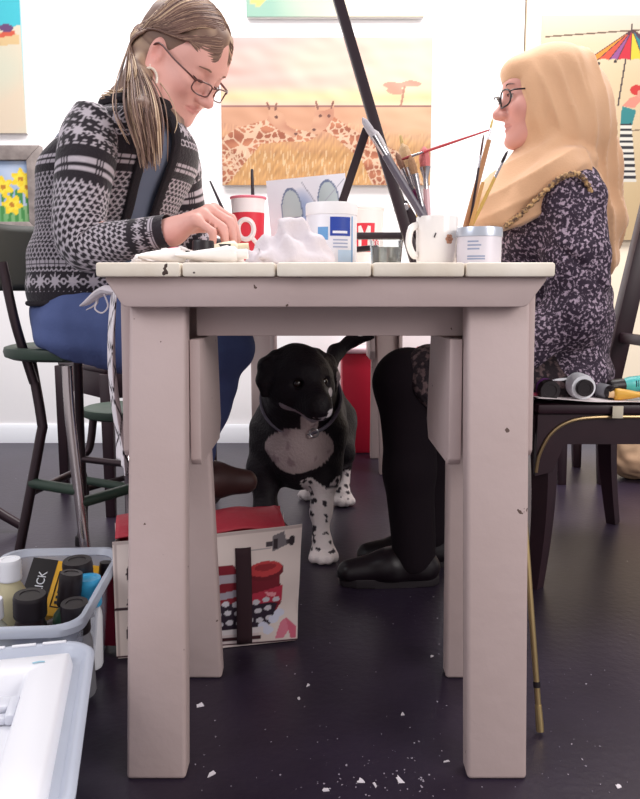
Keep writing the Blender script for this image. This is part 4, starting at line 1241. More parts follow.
        m = hm & (q[:, 0] > .150); C[m & (q[:, 2] > -.028)] = lin((24, 17, 22))
        m = hm & (q[:, 0] > .09) & (np.abs(q[:, 2] + .054) < .004) & (np.abs(q[:, 1]) > .004); C[m] = lin((30, 20, 26))
        return C
    solid('body', S, M_fur, root, colr, lambda V, N: .0012 * nz(V, 110, 2))
    for y in (-1, 1):
        mb = MB(); mb.ell(H((.081, y * .037, .015)), (.0125,) * 3, HR, 16, 12)
        mb.obj('eye', mat('dog_eye', (34, 22, 20), .08, coat=1.0), root)
    MB().ell(H((.163, 0, -.013)), (.011, .0165, .0115), HR, 16, 12).obj('nose', mat('dog_nose', (22, 16, 20), .3), root)
    # claws on the near paw
    # collar with a ring tag
    cc = P(301, 398, 2.135); ax = unit(P(303, 415, 2.26) - hd); n = unit(np.cross(ax, (1, 0, 0))); b = np.cross(ax, n)
    a = np.linspace(0, 2 * math.pi, 48, endpoint=False)
    ring = [cc + .112 * (math.cos(t) * n + math.sin(t) * b) for t in a]
    mb = MB(); mb.tube(ring, .010, 8, closed=True, flat=.55)
    co = mb.obj('collar', mat('grey_woven_collar', (120, 112, 126), .6, bump=(200, .3)), root)
    tg = P(314, 433, 2.055)
    MB().tube([tg + .012 * np.array([math.cos(t), 0, math.sin(t)]) for t in np.linspace(0, 6.28, 18, endpoint=False)], .002, 6, closed=True).obj('tag_ring', mat('steel', (180, 178, 182), .3, 1.0), co)
dog()

# ------------------------------------------------------------------ seats
M_steel = mat('worn_steel_tube', (206, 196, 196), .22, 1.0)
M_dsteel = mat('dark_steel_tube', (74, 62, 66), .35, .8)
M_green = mat('dark_green_paint', (52, 70, 58), .45, noise=(9, (44, 58, 50), .2))
M_dwood = mat('dark_stained_wood', (38, 22, 30), .4, noise=(12, (50, 28, 36), .25))
Zv = np.array([0, 0, 1.0])

def tube_stool(name, label, c, zs, rad, ang, foot, z_rung, back=False, bent=True, paths={}):
    cx, cy = c
    root = thing(name, label, 'stool', (cx, cy, 0))
    d = lambda a, r, z: np.array([cx + r * math.cos(a), cy + r * math.sin(a), z])
    prof = [(0.0, zs - .030), (rad * .90, zs - .030), (rad * .985, zs - .024), (rad, zs - .012), (rad * .985, zs - .003), (rad * .93, zs), (rad * .8, zs - .003), (0, zs - .004)]
    MB().lathe([(r, h) for r, h in prof], (cx, cy, 0), seg=48).obj('seat', M_green, root)
    legs = [ang + k * math.pi / 2 for k in range(4)]; LP = {}
    for k, a in enumerate(legs):
        m = M_steel if k == 0 else M_dsteel
        if bent: pts = [d(a, rad * .74, zs - .026), d(a, rad * .86, zs - .12), d(a, rad * .93 + .02, zs * .62), d(a, foot * .86, z_rung), d(a, foot, .012)]
        else: pts = [d(a, rad * .74, zs - .026), d(a, foot * .92, z_rung), d(a, foot, .012)]
        if k in paths: pts = paths[k]
        LP[k] = catmull(pts, 160)
        lg = MB().tube(catmull(pts, 22), .0115, 14).obj('leg', m, root)
        MB().lathe([(.0, .0), (.0155, .0), (.0165, .008), (.0145, .028), (.0, .03)], np.array([pts[-1][0], pts[-1][1], 0]), seg=14).obj('rubber_foot', mat('black_rubber', (26, 18, 24), .7), lg)
    for k in range(4):
        a, b = legs[k], legs[(k + 1) % 4]
        zz = z_rung + (.028 if k % 2 else 0)
        near = lambda i: LP[i][np.argmin(np.abs(LP[i][:, 2] - zz))]
        mm = M_green if k in (0, 3) else M_dsteel
        MB().tube([near(k), near((k + 1) % 4)], .0125 if k in (0, 3) else .009, 12, flat=1.0).obj('rung', mm, root)
    if back:
        ba = legs[3] + math.pi / 4 if False else math.pi - .25
        for s in (-1, 1):
            a = ba + s * .62
            pp = [P(34, 383, 1.715), P(24, 352, 1.705), P(14, 318, 1.695), P(2, 262, 1.69)] if s > 0 else [d(a, rad * .95, zs - .03), d(a, rad * 1.03, zs + .0), d(ba + s * .66, rad * 1.16, zs + .12), d(ba + s * .68, rad * 1.25, zs + .26)]
            MB().tube(catmull(pp, 16), .0105, 12).obj('back_post', M_dsteel, root)
        G = []
        for z in np.linspace(zs + .125, zs + .285, 10):
            G.append([d(ba + t, rad * 1.20 + (z - zs) * .08, z) for t in np.linspace(-.80, .80, 30)])
        G = np.array(G)
        e = np.minimum(1, np.minimum(np.arange(30), np.arange(30)[::-1]) / 3.0)
        mid = G[:, :, 2].mean(); G[:, :, 2] = mid + (G[:, :, 2] - mid) * (.72 + .28 * e ** .6)[None, :]
        grid_mesh('backrest', G, mat('dark_olive_paint', (42, 44, 40), .5), root, None, False, .008)
    return root
tube_stool('metal_stool', 'tall green-seated metal stool with backrest under the person in the cardigan', (-.570, 1.80), P(70, 351, 1.64)[2] + .004, .168, math.radians(-70), .215, .285, back=True, paths={0: [P(67, 366, 1.665), P(71, 425, 1.66), P(85, 545, 1.65), np.array([P(96, 635, 1.645)[0], 1.645, .012])],
            3: [P(31, 360, 1.74), P(41.5, 420, 1.735), P(40, 440, 1.733), P(19, 552, 1.72), np.array([P(8, 611, 1.72)[0], 1.72, .012])]})
tube_stool('metal_stool', 'low round green stool behind the tall metal stool', (-.578, 2.235), P(100, 412, 2.12)[2], .125, math.radians(-75), .145, .17)

def leg_prism(mb, top, bot, w0, w1, m=0):
    t, b = np.asarray(top, float), np.asarray(bot, float)
    pts = []
    for p, w in ((b, w1), (t, w0)):
        for x, y in ((-1, -1), (1, -1), (1, 1), (-1, 1)): pts.append(p + np.array([x * w / 2, y * w / 2, 0]))
    return mb.hexa(pts, .003, m)

def wooden_chair_behind():
    a = np.array([-.705, 2.50, 0]); b = np.array([-.955, 2.80, 0]); pd = np.array([.30, .25, 0]); c_ = a + pd; d_ = b + pd
    ctr = (a + b + c_ + d_) / 4
    root = thing('wooden_chair', 'dark wooden chair standing behind the green stools', 'chair', ctr)
    zs = .505
    MB().hexa([p + (p - ctr) * .06 + Zv * (zs - .02) for p in (a, c_, d_, b)] + [p + (p - ctr) * .06 + Zv * zs for p in (a, c_, d_, b)], .006).obj('seat', M_dwood, root)
    for p in (a, b, c_, d_):
        leg_prism(MB(), p + Zv * (zs - .02), p + (p - ctr) * .03, .042, .030).obj('leg', M_dwood, root)
    for p, q in ((a, b), (a, c_), (b, d_), (c_, d_)):
        mid = (p + q) / 2; v = q - p
        MB().box(mid + Zv * (zs - .062), (np.linalg.norm(v) - .03, .018, .085), .002, rz=math.atan2(v[1], v[0])).obj('seat_rail', M_dwood, root)
wooden_chair_behind()

def curved_leg_chair():
    root = thing('wooden_chair', 'dark chair with a curved leg cut off at the left edge', 'chair', (-1.38, 2.47, 0))
    zs = .47
    MB().box((-1.38, 2.47, zs - .015), (.36, .36, .03), .008).obj('seat', M_dwood, root)
    for sx, sy in ((1, -1), (1, 1), (-1, -1), (-1, 1)):
        x, y = -1.38 + sx * .15, 2.47 + sy * .14
        foot = P(24, 530, 2.33) if (sx, sy) == (1, -1) else np.array([x + sx * .05, y + sy * .04, 0])
        foot[2] = 0.014
        pts = catmull([(x, y, zs - .02), (x + (foot[0] - x) * .15, y + (foot[1] - y) * .2, .30), (x + (foot[0] - x) * .5, y + (foot[1] - y) * .55, .12), foot], 16)
        MB().tube(pts, np.linspace(.021, .014, 16), 12).obj('leg', M_dwood, root)
curved_leg_chair()

def visitor_chair():
    x0, x1, y0, y1 = .545, .985, 1.835, 2.37; zs = P(585, 404, 1.835)[2]
    root = thing('wooden_chair', 'dark wooden chair with brass arched edge holding the person in the headscarf', 'chair', ((x0 + x1) / 2, (y0 + y1) / 2, 0))
    MB().box(((x0 + x1) / 2, (y0 + y1) / 2, zs - .012), (x1 - x0 + .03, y1 - y0 + .02, .024), .006).obj('seat', M_dwood, root)
    M_br = mat('aged_brass', (168, 144, 108), .35, .9)
    # arched rails, near and far, with brass beading
    for y, dy in ((y0, 1), (y1, -1)):
        zt = zs - .026; mb = MB()
        arch = [(x0 - .012, zs - .17), (x0 - .005, zs - .125), (x0 + .02, zs - .075), (x0 + .06, zs - .045), (x0 + .12, zs - .033), (x0 + .25, zs - .031), (x1 + .02, zs - .031)]
        poly = [(x0 - .012, zt), (x0 - .012, zs - .18), (x0 + .030, zs - .17), (x0 + .055, zs - .10), (x1 + .02, zs - .10), (x1 + .02, zt)]
        mb.prism(poly, (0, y + (.022 if dy > 0 else .0), 0), (1, 0, 0), (0, 0, 1), .022)
        r = mb.obj('seat_rail', M_dwood, root)
        if dy > 0: MB().tube(catmull([(p[0], y - .003, p[1]) for p in arch], 40), .0045, 8).obj('brass_beading', M_br, r)
    for x in (x0 + .005, x1 - .005):
        MB().box((x, (y0 + y1) / 2, zs - .07), (.022, y1 - y0 - .06, .09), .002).obj('seat_rail', M_dwood, root)
    ft = lambda u, v: P(u, v, .75 / math.tan(math.atan((v - 399.5) / FPX) + PITCH))
    def saber(top, foot, w0, w1, bow):
        top, foot = np.asarray(top, float), np.asarray(foot, float); n = 14; mb = MB()
        pts = [top + (foot - top) * t + np.array([bow * math.sin(math.pi * t) , 0, 0]) for t in np.linspace(0, 1, n)]
        mb.tube(pts, np.linspace(w0, w1, n) * .5 * 1.3, 4); return mb
    f0 = ft(536, 589); f0[2] = 0.0
    saber((x0 + .012, y0 + .040, zs - .03), f0 + np.array([0, .015, 0]), .058, .036, .012).obj('leg', M_dwood, root)
    saber((x0 + .02, y1 - .016, zs - .03), (x0 - .02, y1 + .02, 0), .05, .034, .01).obj('leg', M_dwood, root)
    f2 = ft(613, 523); f2[2] = 0.0
    saber((P(604, 440, 2.33)[0] + .01, 2.34, zs - .03), f2, .055, .034, -.01).obj('leg', M_dwood, root)
    saber((x1 - .02, y0 + .02, zs - .03), (x1 + .06, y0 - .02, 0), .05, .034, .01).obj('leg', M_dwood, root)
    for y in (y0 + .02, y1 - .01):                       # leaning back posts and rails
        b = np.array([P(611, 372, 2.36)[0], y, P(611, 372, 2.36)[2] - .02]); t = np.array([P(641, 200, 2.36)[0] + .04, y, P(641, 200, 2.36)[2] + .04])
        leg_prism(MB(), t, b - np.array([.008, 0, .03]), .050, .056).obj('back_post', M_dwood, root)
    for f, h in ((.22, .03), (.92, .07)):
        p = b + (t - b) * f
        MB().box((p[0], (y0 + y1) / 2, p[2]), (.024, y1 - y0 - .04, h), .003).obj('back_rail', M_dwood, root)
    return zs, x0, x1, y0
CZ, CX0, CX1, CY0 = visitor_chair()

def low_bench():
    u = P(562, 485, 2.92)
    root = thing('wooden_stool', 'low dark wooden stool half hidden behind the chair with brass edge', 'stool', (u[0] + .2, 3.05, 0))
    x0, y0 = u[0], 2.93; zs = .36; wd = .16
    MB().box((x0 + wd / 2, y0 + .15, zs - .012), (wd + .05, .36, .024), .005).obj('seat', M_dwood, root)
    for x, y in ((x0, y0), (x0 + wd, y0), (x0, y0 + .3), (x0 + wd, y0 + .3)):
        leg_prism(MB(), (x - .015, y, zs - .02), (x, y, 0), .045, .032).obj('leg', M_dwood, root)
low_bench()

# ------------------------------------------------------------------ things by the back wall
def red_bin():
    a = P(341, 452, 3.50); b = P(388, 452, 3.50); h = P(360, 352, 3.50)[2]
    cx = (a[0] + b[0]) / 2; w = b[0] - a[0]
    root = thing('storage_bin', 'red storage bin standing near the back wall behind the dog', 'bin', (cx, 3.6, 0))
    M_red = mat('red_plastic', (196, 30, 58), .45)
    MB().hexa([(cx - w * .46, 3.51, 0), (cx + w * .46, 3.51, 0), (cx + w * .46, 3.70, 0), (cx - w * .46, 3.70, 0), (cx - w / 2, 3.50, h), (cx + w / 2, 3.50, h), (cx + w / 2, 3.72, h), (cx - w / 2, 3.72, h)], .012).obj('tub', M_red, root)
    MB().box((cx, 3.61, h + .004), (w + .015, .25, .022), .007).obj('rim', mat('pale_pink_plastic', (226, 190, 200), .5), root)
red_bin()
def paper_bag():
    a = P(396, 447, 3.52); b = P(438, 447, 3.52); h = P(410, 322, 3.52)[2]; cx = (a[0] + b[0]) / 2; w = b[0] - a[0]
    root = thing('paper_bag', 'white paper shopping bag with red marks beside the red bin', 'bag', (cx, 3.6, 0))
    def fn(X, Y):
        C = full(X, (244, 232, 234)); n = wav(X * 100, Y * 100, .3, 3)
        C = put(C, np.abs(Y - h * .80 - .03 * X + .004 * n) < .004, (206, 84, 92))
        C = put(C, elp(X, Y, w * .2, h * .66, .03, .008) < 1, (200, 60, 60))
        return C
    picture('front_panel', (cx - w / 2, 3.52, 0.0), (1, 0, 0), (0, 0, 1), w, h, .004, fn, .006, root, M_paint)
    M_wp = mat('white_paper', (238, 228, 228), .8)
    for s in (-1, 1): MB().box((cx + s * (w / 2 - .002), 3.597, h / 2), (.004, .15, h), 0).obj('side_panel', M_wp, root)
    MB().box((cx, 3.672, h / 2), (w, .004, h), 0).obj('back_panel', M_wp, root)
    MB().box((cx, 3.597, .003), (w - .01, .15, .005), 0).obj('base_panel', M_wp, root)
paper_bag()
def tan_bag():
    a = P(613, 485, 2.93)
    root = thing('tan_sack', 'tan paper sack on the floor at the right edge behind the chair', 'bag', (a[0] + .2, 3.08, 0))
    S = SDF((a[0] - .05, 2.8, -.01), (a[0] + .5, 3.3, .5), .009)
    S.ell((a[0] + .19, 3.03, .11), (.20, .12, .12), None, .03); S.ell((a[0] + .19, 3.03, .24), (.185, .10, .12), None, .05)
    S.fn(lambda X, Y, Z: Z - .004 + 0 * X + 0 * Y, (a[0] - .1, 2.7, -.1), (a[0] + .6, 3.4, .1), .004, 's')
    solid('sack', S, mat('tan_paper', (206, 172, 140), .8, noise=(8, (190, 152, 122), .2)), root, None, lambda V, N: .006 * nz(V, 40, 3) + .003 * nz(V, 100, 4))
tan_bag()

# ------------------------------------------------------------------ tote bag with the typewriter print
def tote():
    A = P(117, 668, 1.475); A[2] = 0; B = P(297, 648, 1.56); B[2] = 0
    ux = unit(B - A); w = np.linalg.norm(B - A); n = np.array([ux[1], -ux[0], 0])        # n points to the camera
    h = P(297, 532, 1.56)[2]; dp = .15
    root = thing('tote_bag', 'shopping bag with red typewriter print standing under the table', 'bag', (A + B) / 2 - n * dp / 2)
    def fn(X, Y):
        x = X / w; y = Y / h; nn = wav(X * 100, Y * 100, .5, 4)
        C = full(X, (226, 210, 204)) + nn[..., None] * 3
        C = put(C, (np.abs(y - .98) < .012) | (np.abs(x - .012) < .006), (190, 172, 168))
        # left side of the print: black letters' edges on the pale panel
        for (a, b) in ((.16, .72), (.16, .46), (.14, .2)): C = put(C, elp(x, y, a * .5 + .02, b, .035, .09) < 1, (52, 34, 42))
        C = put(C, (np.abs(y - .42 - .06 * (x - .06)) < .012) & (x < .2), (60, 40, 46))
        # typewriter
        body = inpoly(x, y, [(.30, .10), (.30, .70), (.62, .73), (.66, .66), (.88, .62), (.90, .34), (.82, .16), (.70, .10)])
        C = np.where(body[..., None], mixc(full(X, (120, 24, 40)), full(X, (150, 34, 50)), nn * .4 + .3), C)
        C = put(C, inpoly(x, y, [(.48, .10), (.50, .36), (.70, .40), (.88, .34), (.84, .16), (.72, .10)]), (44, 30, 46))
        C = put(C, (np.abs(y - .60 - .05 * (x - .5)) < .04) & (x > .52) & (x < .66), (176, 166, 176))
        C = put(C, (np.abs(y - .46 - .25 * (x - .6)) < .03) & (x > .52) & (x < .66), (160, 152, 164))
        C = put(C, elp(x, y, .80, .64, .105, .085) < 1, (110, 20, 34)); C = put(C, elp(x, y, .80, .66, .095, .065) < 1, (196, 62, 66)); C = put(C, elp(x, y, .80, .675, .06, .03) < 1, (150, 38, 46))
        C = put(C, inpoly(x, y, [(.69, .44), (.90, .50), (.90, .36), (.70, .36)]), (186, 48, 72))
        C = put(C, inpoly(x, y, [(.80, .46), (.87, .44), (.86, .40), (.82, .42)]), (230, 150, 160))
        for r, yy in enumerate((.37, .29, .20)):
            for k in range(9):
                xx = .42 + k * .056 + r * .012
                if xx < .88: C = put(C, elp(x, y, xx, yy + .02 * (xx - .5) + (.012 if k % 2 else 0), .021, .024) < 1, (206, 200, 208))
        for (xx, yy) in ((.86, .20), (.80, .15), (.89, .25), (.83, .11)): C = put(C, elp(x, y, xx, yy, .03, .036) < 1, (214, 214, 232))
        C = put(C, (y < .115) & (x > .30) & (x < .78), (214, 196, 196)); C = put(C, (y < .15) & (y > .10) & (x > .48) & (x < .80), (224, 214, 216))
        C = put(C, (np.abs(y - .055) < .018) & (x > .34) & (x < .79), (60, 22, 30)); C = put(C, y < .012, (70, 30, 40))
        C = put(C, (np.abs(x - .70) < .01) & (y > .09) & (y < .15), (50, 30, 40))
        C = put(C, inpoly(x, y, [(.87, .03), (.90, .17), (.93, .20), (.95, .10), (.92, .03)]), (214, 120, 140)); C = put(C, inpoly(x, y, [(.93, .20), (.99, .12), (.99, .02), (.96, .02)]), (206, 96, 120))
        C = put(C, (np.abs(y - .865) < .018) & (x > .80) & (x < .93), (70, 60, 66)); C = put(C, inpoly(x, y, [(.84, .80), (.84, .93), (.90, .96), (.92, .84)]), (120, 112, 116)); C = put(C, inpoly(x, y, [(.845, .82), (.845, .90), (.865, .90), (.865, .82)]), (52, 40, 46))
        C = put(C, elp(x, y, .945, .87, .018, .045) < 1, (46, 34, 40))
        C = put(C, (np.abs(y - .835) < .004) & (x > .66) & (x < .83), (160, 150, 152))
        return C
    # front panel, slightly bellied
    nx, ny = 170, 120
    X, Y = np.meshgrid(np.linspace(0, w, nx), np.linspace(0, h, ny))
    belly = .010 * np.sin(math.pi * X / w) * np.sin(math.pi * np.clip(Y / h, 0, 1)) + .003 * wav(X * 60, Y * 60, .6, 8)
    G = A + X[..., None] * ux + Y[..., None] * Zv + belly[..., None] * n
    G[..., 2] += .006 + (.012 * (X / w) ** 2) * (Y / h)
    G += ux * ((.012 * (Y / h) * (X / w))[..., None])
    grid_mesh('front_panel', G, M_paint, root, lin(np.clip(fn(X, Y), 0, 255)))
    M_rb = mat('red_bag_lining', (176, 44, 62), .6, noise=(12, (196, 66, 78), .2), bump=(50, .3))
    M_pale = mat('pale_bag_side', (214, 198, 194), .7)
    for p, nm in ((A, 'side_panel'), (B, 'side_panel')):
        Gs = np.array([[p + Zv * (.006 + z * h * .98) - n * (t * dp + .002) + ux * (.012 * math.sin(t * math.pi) * (1 if p is A else -1) * (z)) for t in np.linspace(0, 1, 10)] for z in np.linspace(0, 1, 12)])
        grid_mesh(nm, Gs, M_pale, root)
    hb = P(270, 506, 1.72)[2]
    nx, ny = 60, 30
    X, Y = np.meshgrid(np.linspace(0, w * .965, nx), np.linspace(0, hb, ny))
    G = A + ux * .004 - n * dp + X[..., None] * ux + (Y + .006)[..., None] * Zv - n * (.006 * wav(X * 60, Y * 60, .6, 2))[..., None]
    G[..., 2] -= (.03 * (X / w < .0)); 
    grid_mesh('back_panel', G, M_rb, root)
    # red lining flap folded towards the front
    Gf = np.array([[A + ux * (.006 + t * w * .93) - n * (dp * (1 - s * .9)) + Zv * (hb + .004 - s * (hb - h) * .75 + .012 * math.sin(s * math.pi) + .003 * math.sin(t * 19)) for t in np.linspace(0, 1, 40)] for s in np.linspace(0, 1, 12)])
    grid_mesh('lining_flap', Gf, M_rb, root, None, False, .003)
    MB().hexa([A + ux * x - n * y + Zv * z for z in (.002, .006) for x, y in ((0.003, .003), (w - .003, .003), (w - .003, dp - .003), (.003, dp - .003))]).obj('base_panel', M_pale, root)
    M_str = mat('black_webbing', (48, 24, 32), .8)
    for x in (.285, .695):
        pts = np.array([A + ux * (x * w) + n * (.010 + .010 * math.sin(math.pi * x) * math.sin(math.pi * t)) + Zv * (.012 + t * h * .86) for t in np.linspace(0, 1, 14)])
        G = np.stack([pts - ux * .0165, pts - ux * .006 + n * .002, pts + ux * .006 + n * .002, pts + ux * .0165], 1)
        grid_mesh('strap', G, M_str, root, None, False, .002)
tote()

# ------------------------------------------------------------------ plastic bins at the left
M_clear = mat('cloudy_clear_plastic', (206, 214, 232), .2, alpha=.36)
M_lid = mat('cloudy_lid_plastic', (205, 211, 226), .3, alpha=.72)
M_wht = mat('white_plastic', (236, 236, 242), .35)
def rrect(x0, x1, y0, y1, r, n=6):
    out = []
    for cx, cy, a in ((x1 - r, y1 - r, 0), (x0 + r, y1 - r, 90), (x0 + r, y0 + r, 180), (x1 - r, y0 + r, 270)):
        for k in range(n + 1):
            t = math.radians(a + 90 * k / n); out.append((cx + r * math.cos(t), cy + r * math.sin(t)))
    return np.array(out)
def ring_loft(rings, name, m, parent, rz=0.0, c=(0, 0), cap0=False, cap1=False):
    mb = MB(); cs, sn = math.cos(rz), math.sin(rz); V = []; F = []; k = len(rings[0][0])
    for o, z in rings:
        for x, y in o: V.append((c[0] + cs * x - sn * y, c[1] + sn * x + cs * y, z))
    for i in range(len(rings) - 1):
        for j in range(k): F.append((i * k + j, i * k + (j + 1) % k, (i + 1) * k + (j + 1) % k, (i + 1) * k + j))
    if cap0: F.append(tuple(range(k))[::-1])
    if cap1: F.append(tuple((len(rings) - 1) * k + j for j in range(k)))
    mb.add(V, F); return mb.obj(name, m, parent, sharp=50)
def bin_(name, label, c, w, d, h, rz, dr=.022):
    root = thing(name, label, 'bin', (c[0], c[1], 0))
    R_ = lambda e: rrect(-w / 2 + e, w / 2 - e, -d / 2 + e, d / 2 - e, max(.008, .045 - e * .3))
    ring_loft([(R_(dr), .001), (R_(dr * .5), h * .5), (R_(.006), h - .014), (R_(.009), h - .014), (R_(dr * .5 + .003), h * .5), (R_(dr + .003), .004)], 'tub', M_clear, root, rz, c, True, True)
    rim = [(R_(.006), h - .016), (R_(-.008), h - .018), (R_(-.010), h - .006), (R_(-.006), h), (R_(.002), h), (R_(.009), h - .012)]
    ring_loft(rim, 'rim', M_lid, root, rz, c)
    return root
BC = (-.543, 1.405); BH = .195
bin_('plastic_bin', 'clear plastic bin filled with paint bottles beside the table leg', BC, .235, .395, BH, math.radians(4))

def tray_lid():
    # low clear box with an upturned lid on it, nearest the camera at the left edge
    h = .196; rz = math.radians(13)
    tr = P(93, 622, 1.165); cs, sn = math.cos(rz), math.sin(rz)
    w, d = .36, .44
    c = (tr[0] - (cs * w / 2 - sn * d / 2), tr[1] - (sn * w / 2 + cs * d / 2))
    root = thing('lidded_box', 'clear plastic box with white recessed lid at bottom left corner', 'box', (c[0], c[1], 0))
    R_ = lambda e, r=.05: rrect(-w / 2 + e, w / 2 - e, -d / 2 + e, d / 2 - e, max(.006, r - e * .5))
    ring_loft([(R_(.04), .001), (R_(.022), h * .5), (R_(.012), h - .02), (R_(.016), h - .02), (R_(.026), h * .5), (R_(.044), .004)], 'tub', M_clear, root, rz, c, True, True)
    lid = ring_loft([(R_(.010), h - .022), (R_(-.002), h - .020), (R_(-.004), h - .004), (R_(.0), h), (R_(.006), h), (R_(.010), h - .004), (R_(.016), h - .014), (R_(.034), h - .016)], 'lid', M_lid, root, rz, c)
    pan = ring_loft([(R_(.026), h - .018), (R_(.034, .02), h - .005), (R_(.040, .02), h - .002), (R_(.085, .04), h - .002), (R_(.090, .04), h - .006), (R_(.098, .04), h - .030), (R_(.10, .04), h - .032)], 'lid_panel', M_wht, root, rz, c, False, True)
    L = lambda x, y, z: np.array([c[0] + cs * x - sn * y, c[1] + sn * x + cs * y, z])
    Rz = np.array([[cs, -sn, 0], [sn, cs, 0], [0, 0, 1]])
    mb = MB(); mb.box(L(-.01, .075, h - .022), (.17, .030, .016), .004, R=Rz); mb.box(L(-.01, .046, h - .025), (.17, .016, .010), .003, R=Rz)
    for x in (-.10, .08): mb.box(L(x, .062, h - .022), (.014, .055, .016), .004, R=Rz)
    mb.obj('handle', mat('frosted_plastic', (218, 220, 230), .3), root)
    mb = MB(); mb.box(L(.0, -.125, h - .022), (.19, .026, .016), .004, R=Rz); mb.obj('handle', mat('frosted_plastic', (218, 220, 230), .3), root)
    mb = MB(); mb.tube([L(.095, .155, h - .0005), L(.105, .158, h - .0005), L(.112, .156, h - .0005)], .0022, 6, flat=.25); mb.obj('paint_smear', mat('pale_blue_paint', (150, 196, 214), .5), root)
    for i in range(6):
        p = L(-.11 + i * .046, d / 2 - .004, h + .001)
        MB().box(p, (.036, .006, .003), .001, R=Rz).obj('lid_rib', M_wht, lid)
tray_lid()

M_blackcap = mat('black_plastic_cap', (30, 22, 26), .4)
def bottle(name, label, cat, base, axis, r, L, body, cap, capfrac=.25, group=None, neck=.55, band=None, capr=.8):
    ax = unit(axis); root = thing(name, label, cat, base, group)
    hb = L * (1 - capfrac)
    MB().lathe([(0, 0), (r * .92, 0), (r, L * .03), (r, hb * .80), (r * .97, hb * .86), (r * neck, hb * .97), (r * neck, hb), (0, hb)], base, ax).obj('bottle_body', body, root)
    if band is not None: MB().lathe([(r * 1.006, hb * .15), (r * 1.012, hb * .16), (r * 1.012, hb * .72), (r * 1.006, hb * .73)], base, ax).obj('paper_label', band, root)
    c = [(0, hb - .001), (r * capr * .96, hb - .001), (r * capr, hb + .002)]
    n = 5
    for i in range(n): c += [(r * capr, hb + (L - hb) * (i + .5) / n * .92), (r * capr * .985, hb + (L - hb) * (i + .8) / n * .92)]
    c += [(r * capr * .93, L), (r * capr * .6, L), (r * capr * .58, L - .0015), (0, L - .0015)]
    MB().lathe(c, base, ax).obj('cap', cap, root)
    return root
def tubep(name, label, base, axis, r, L, body, cap, flatdir=(0, 0, 1), group=None, cat='paint tube'):
    """a squeeze tube: round at the cap, pinched flat at the tail. base = tail end"""
    ax = unit(axis); root = thing(name, label, cat, base, group)
    f = unit(np.asarray(flatdir, float) - ax * (ax @ np.asarray(flatdir, float))); s = np.cross(ax, f); base = np.asarray(base, float)
    G = []
    for t in np.linspace(0, 1, 14):
        k = min(1, t / .85) ** .7
        rf = .0018 + (r - .0018) * k; rs_ = r * (1.35 - .35 * k)
        G.append([base + ax * (t * L * .82) + rf * math.cos(a) * f + rs_ * math.sin(a) * s for a in np.linspace(0, 2 * math.pi, 24, endpoint=False)])
    G.append([base + ax * (L * .87) + r * .5 * (math.cos(a) * f + math.sin(a) * s) for a in np.linspace(0, 2 * math.pi, 24, endpoint=False)])
    grid_mesh('tube_body', np.array(G), body, root, None, True)
    MB().lathe([(0, L * .84), (r * .62, L * .84), (r * .66, L * .86), (r * .58, L), (0, L)], base, ax, 18).obj('cap', cap, root)
    return root

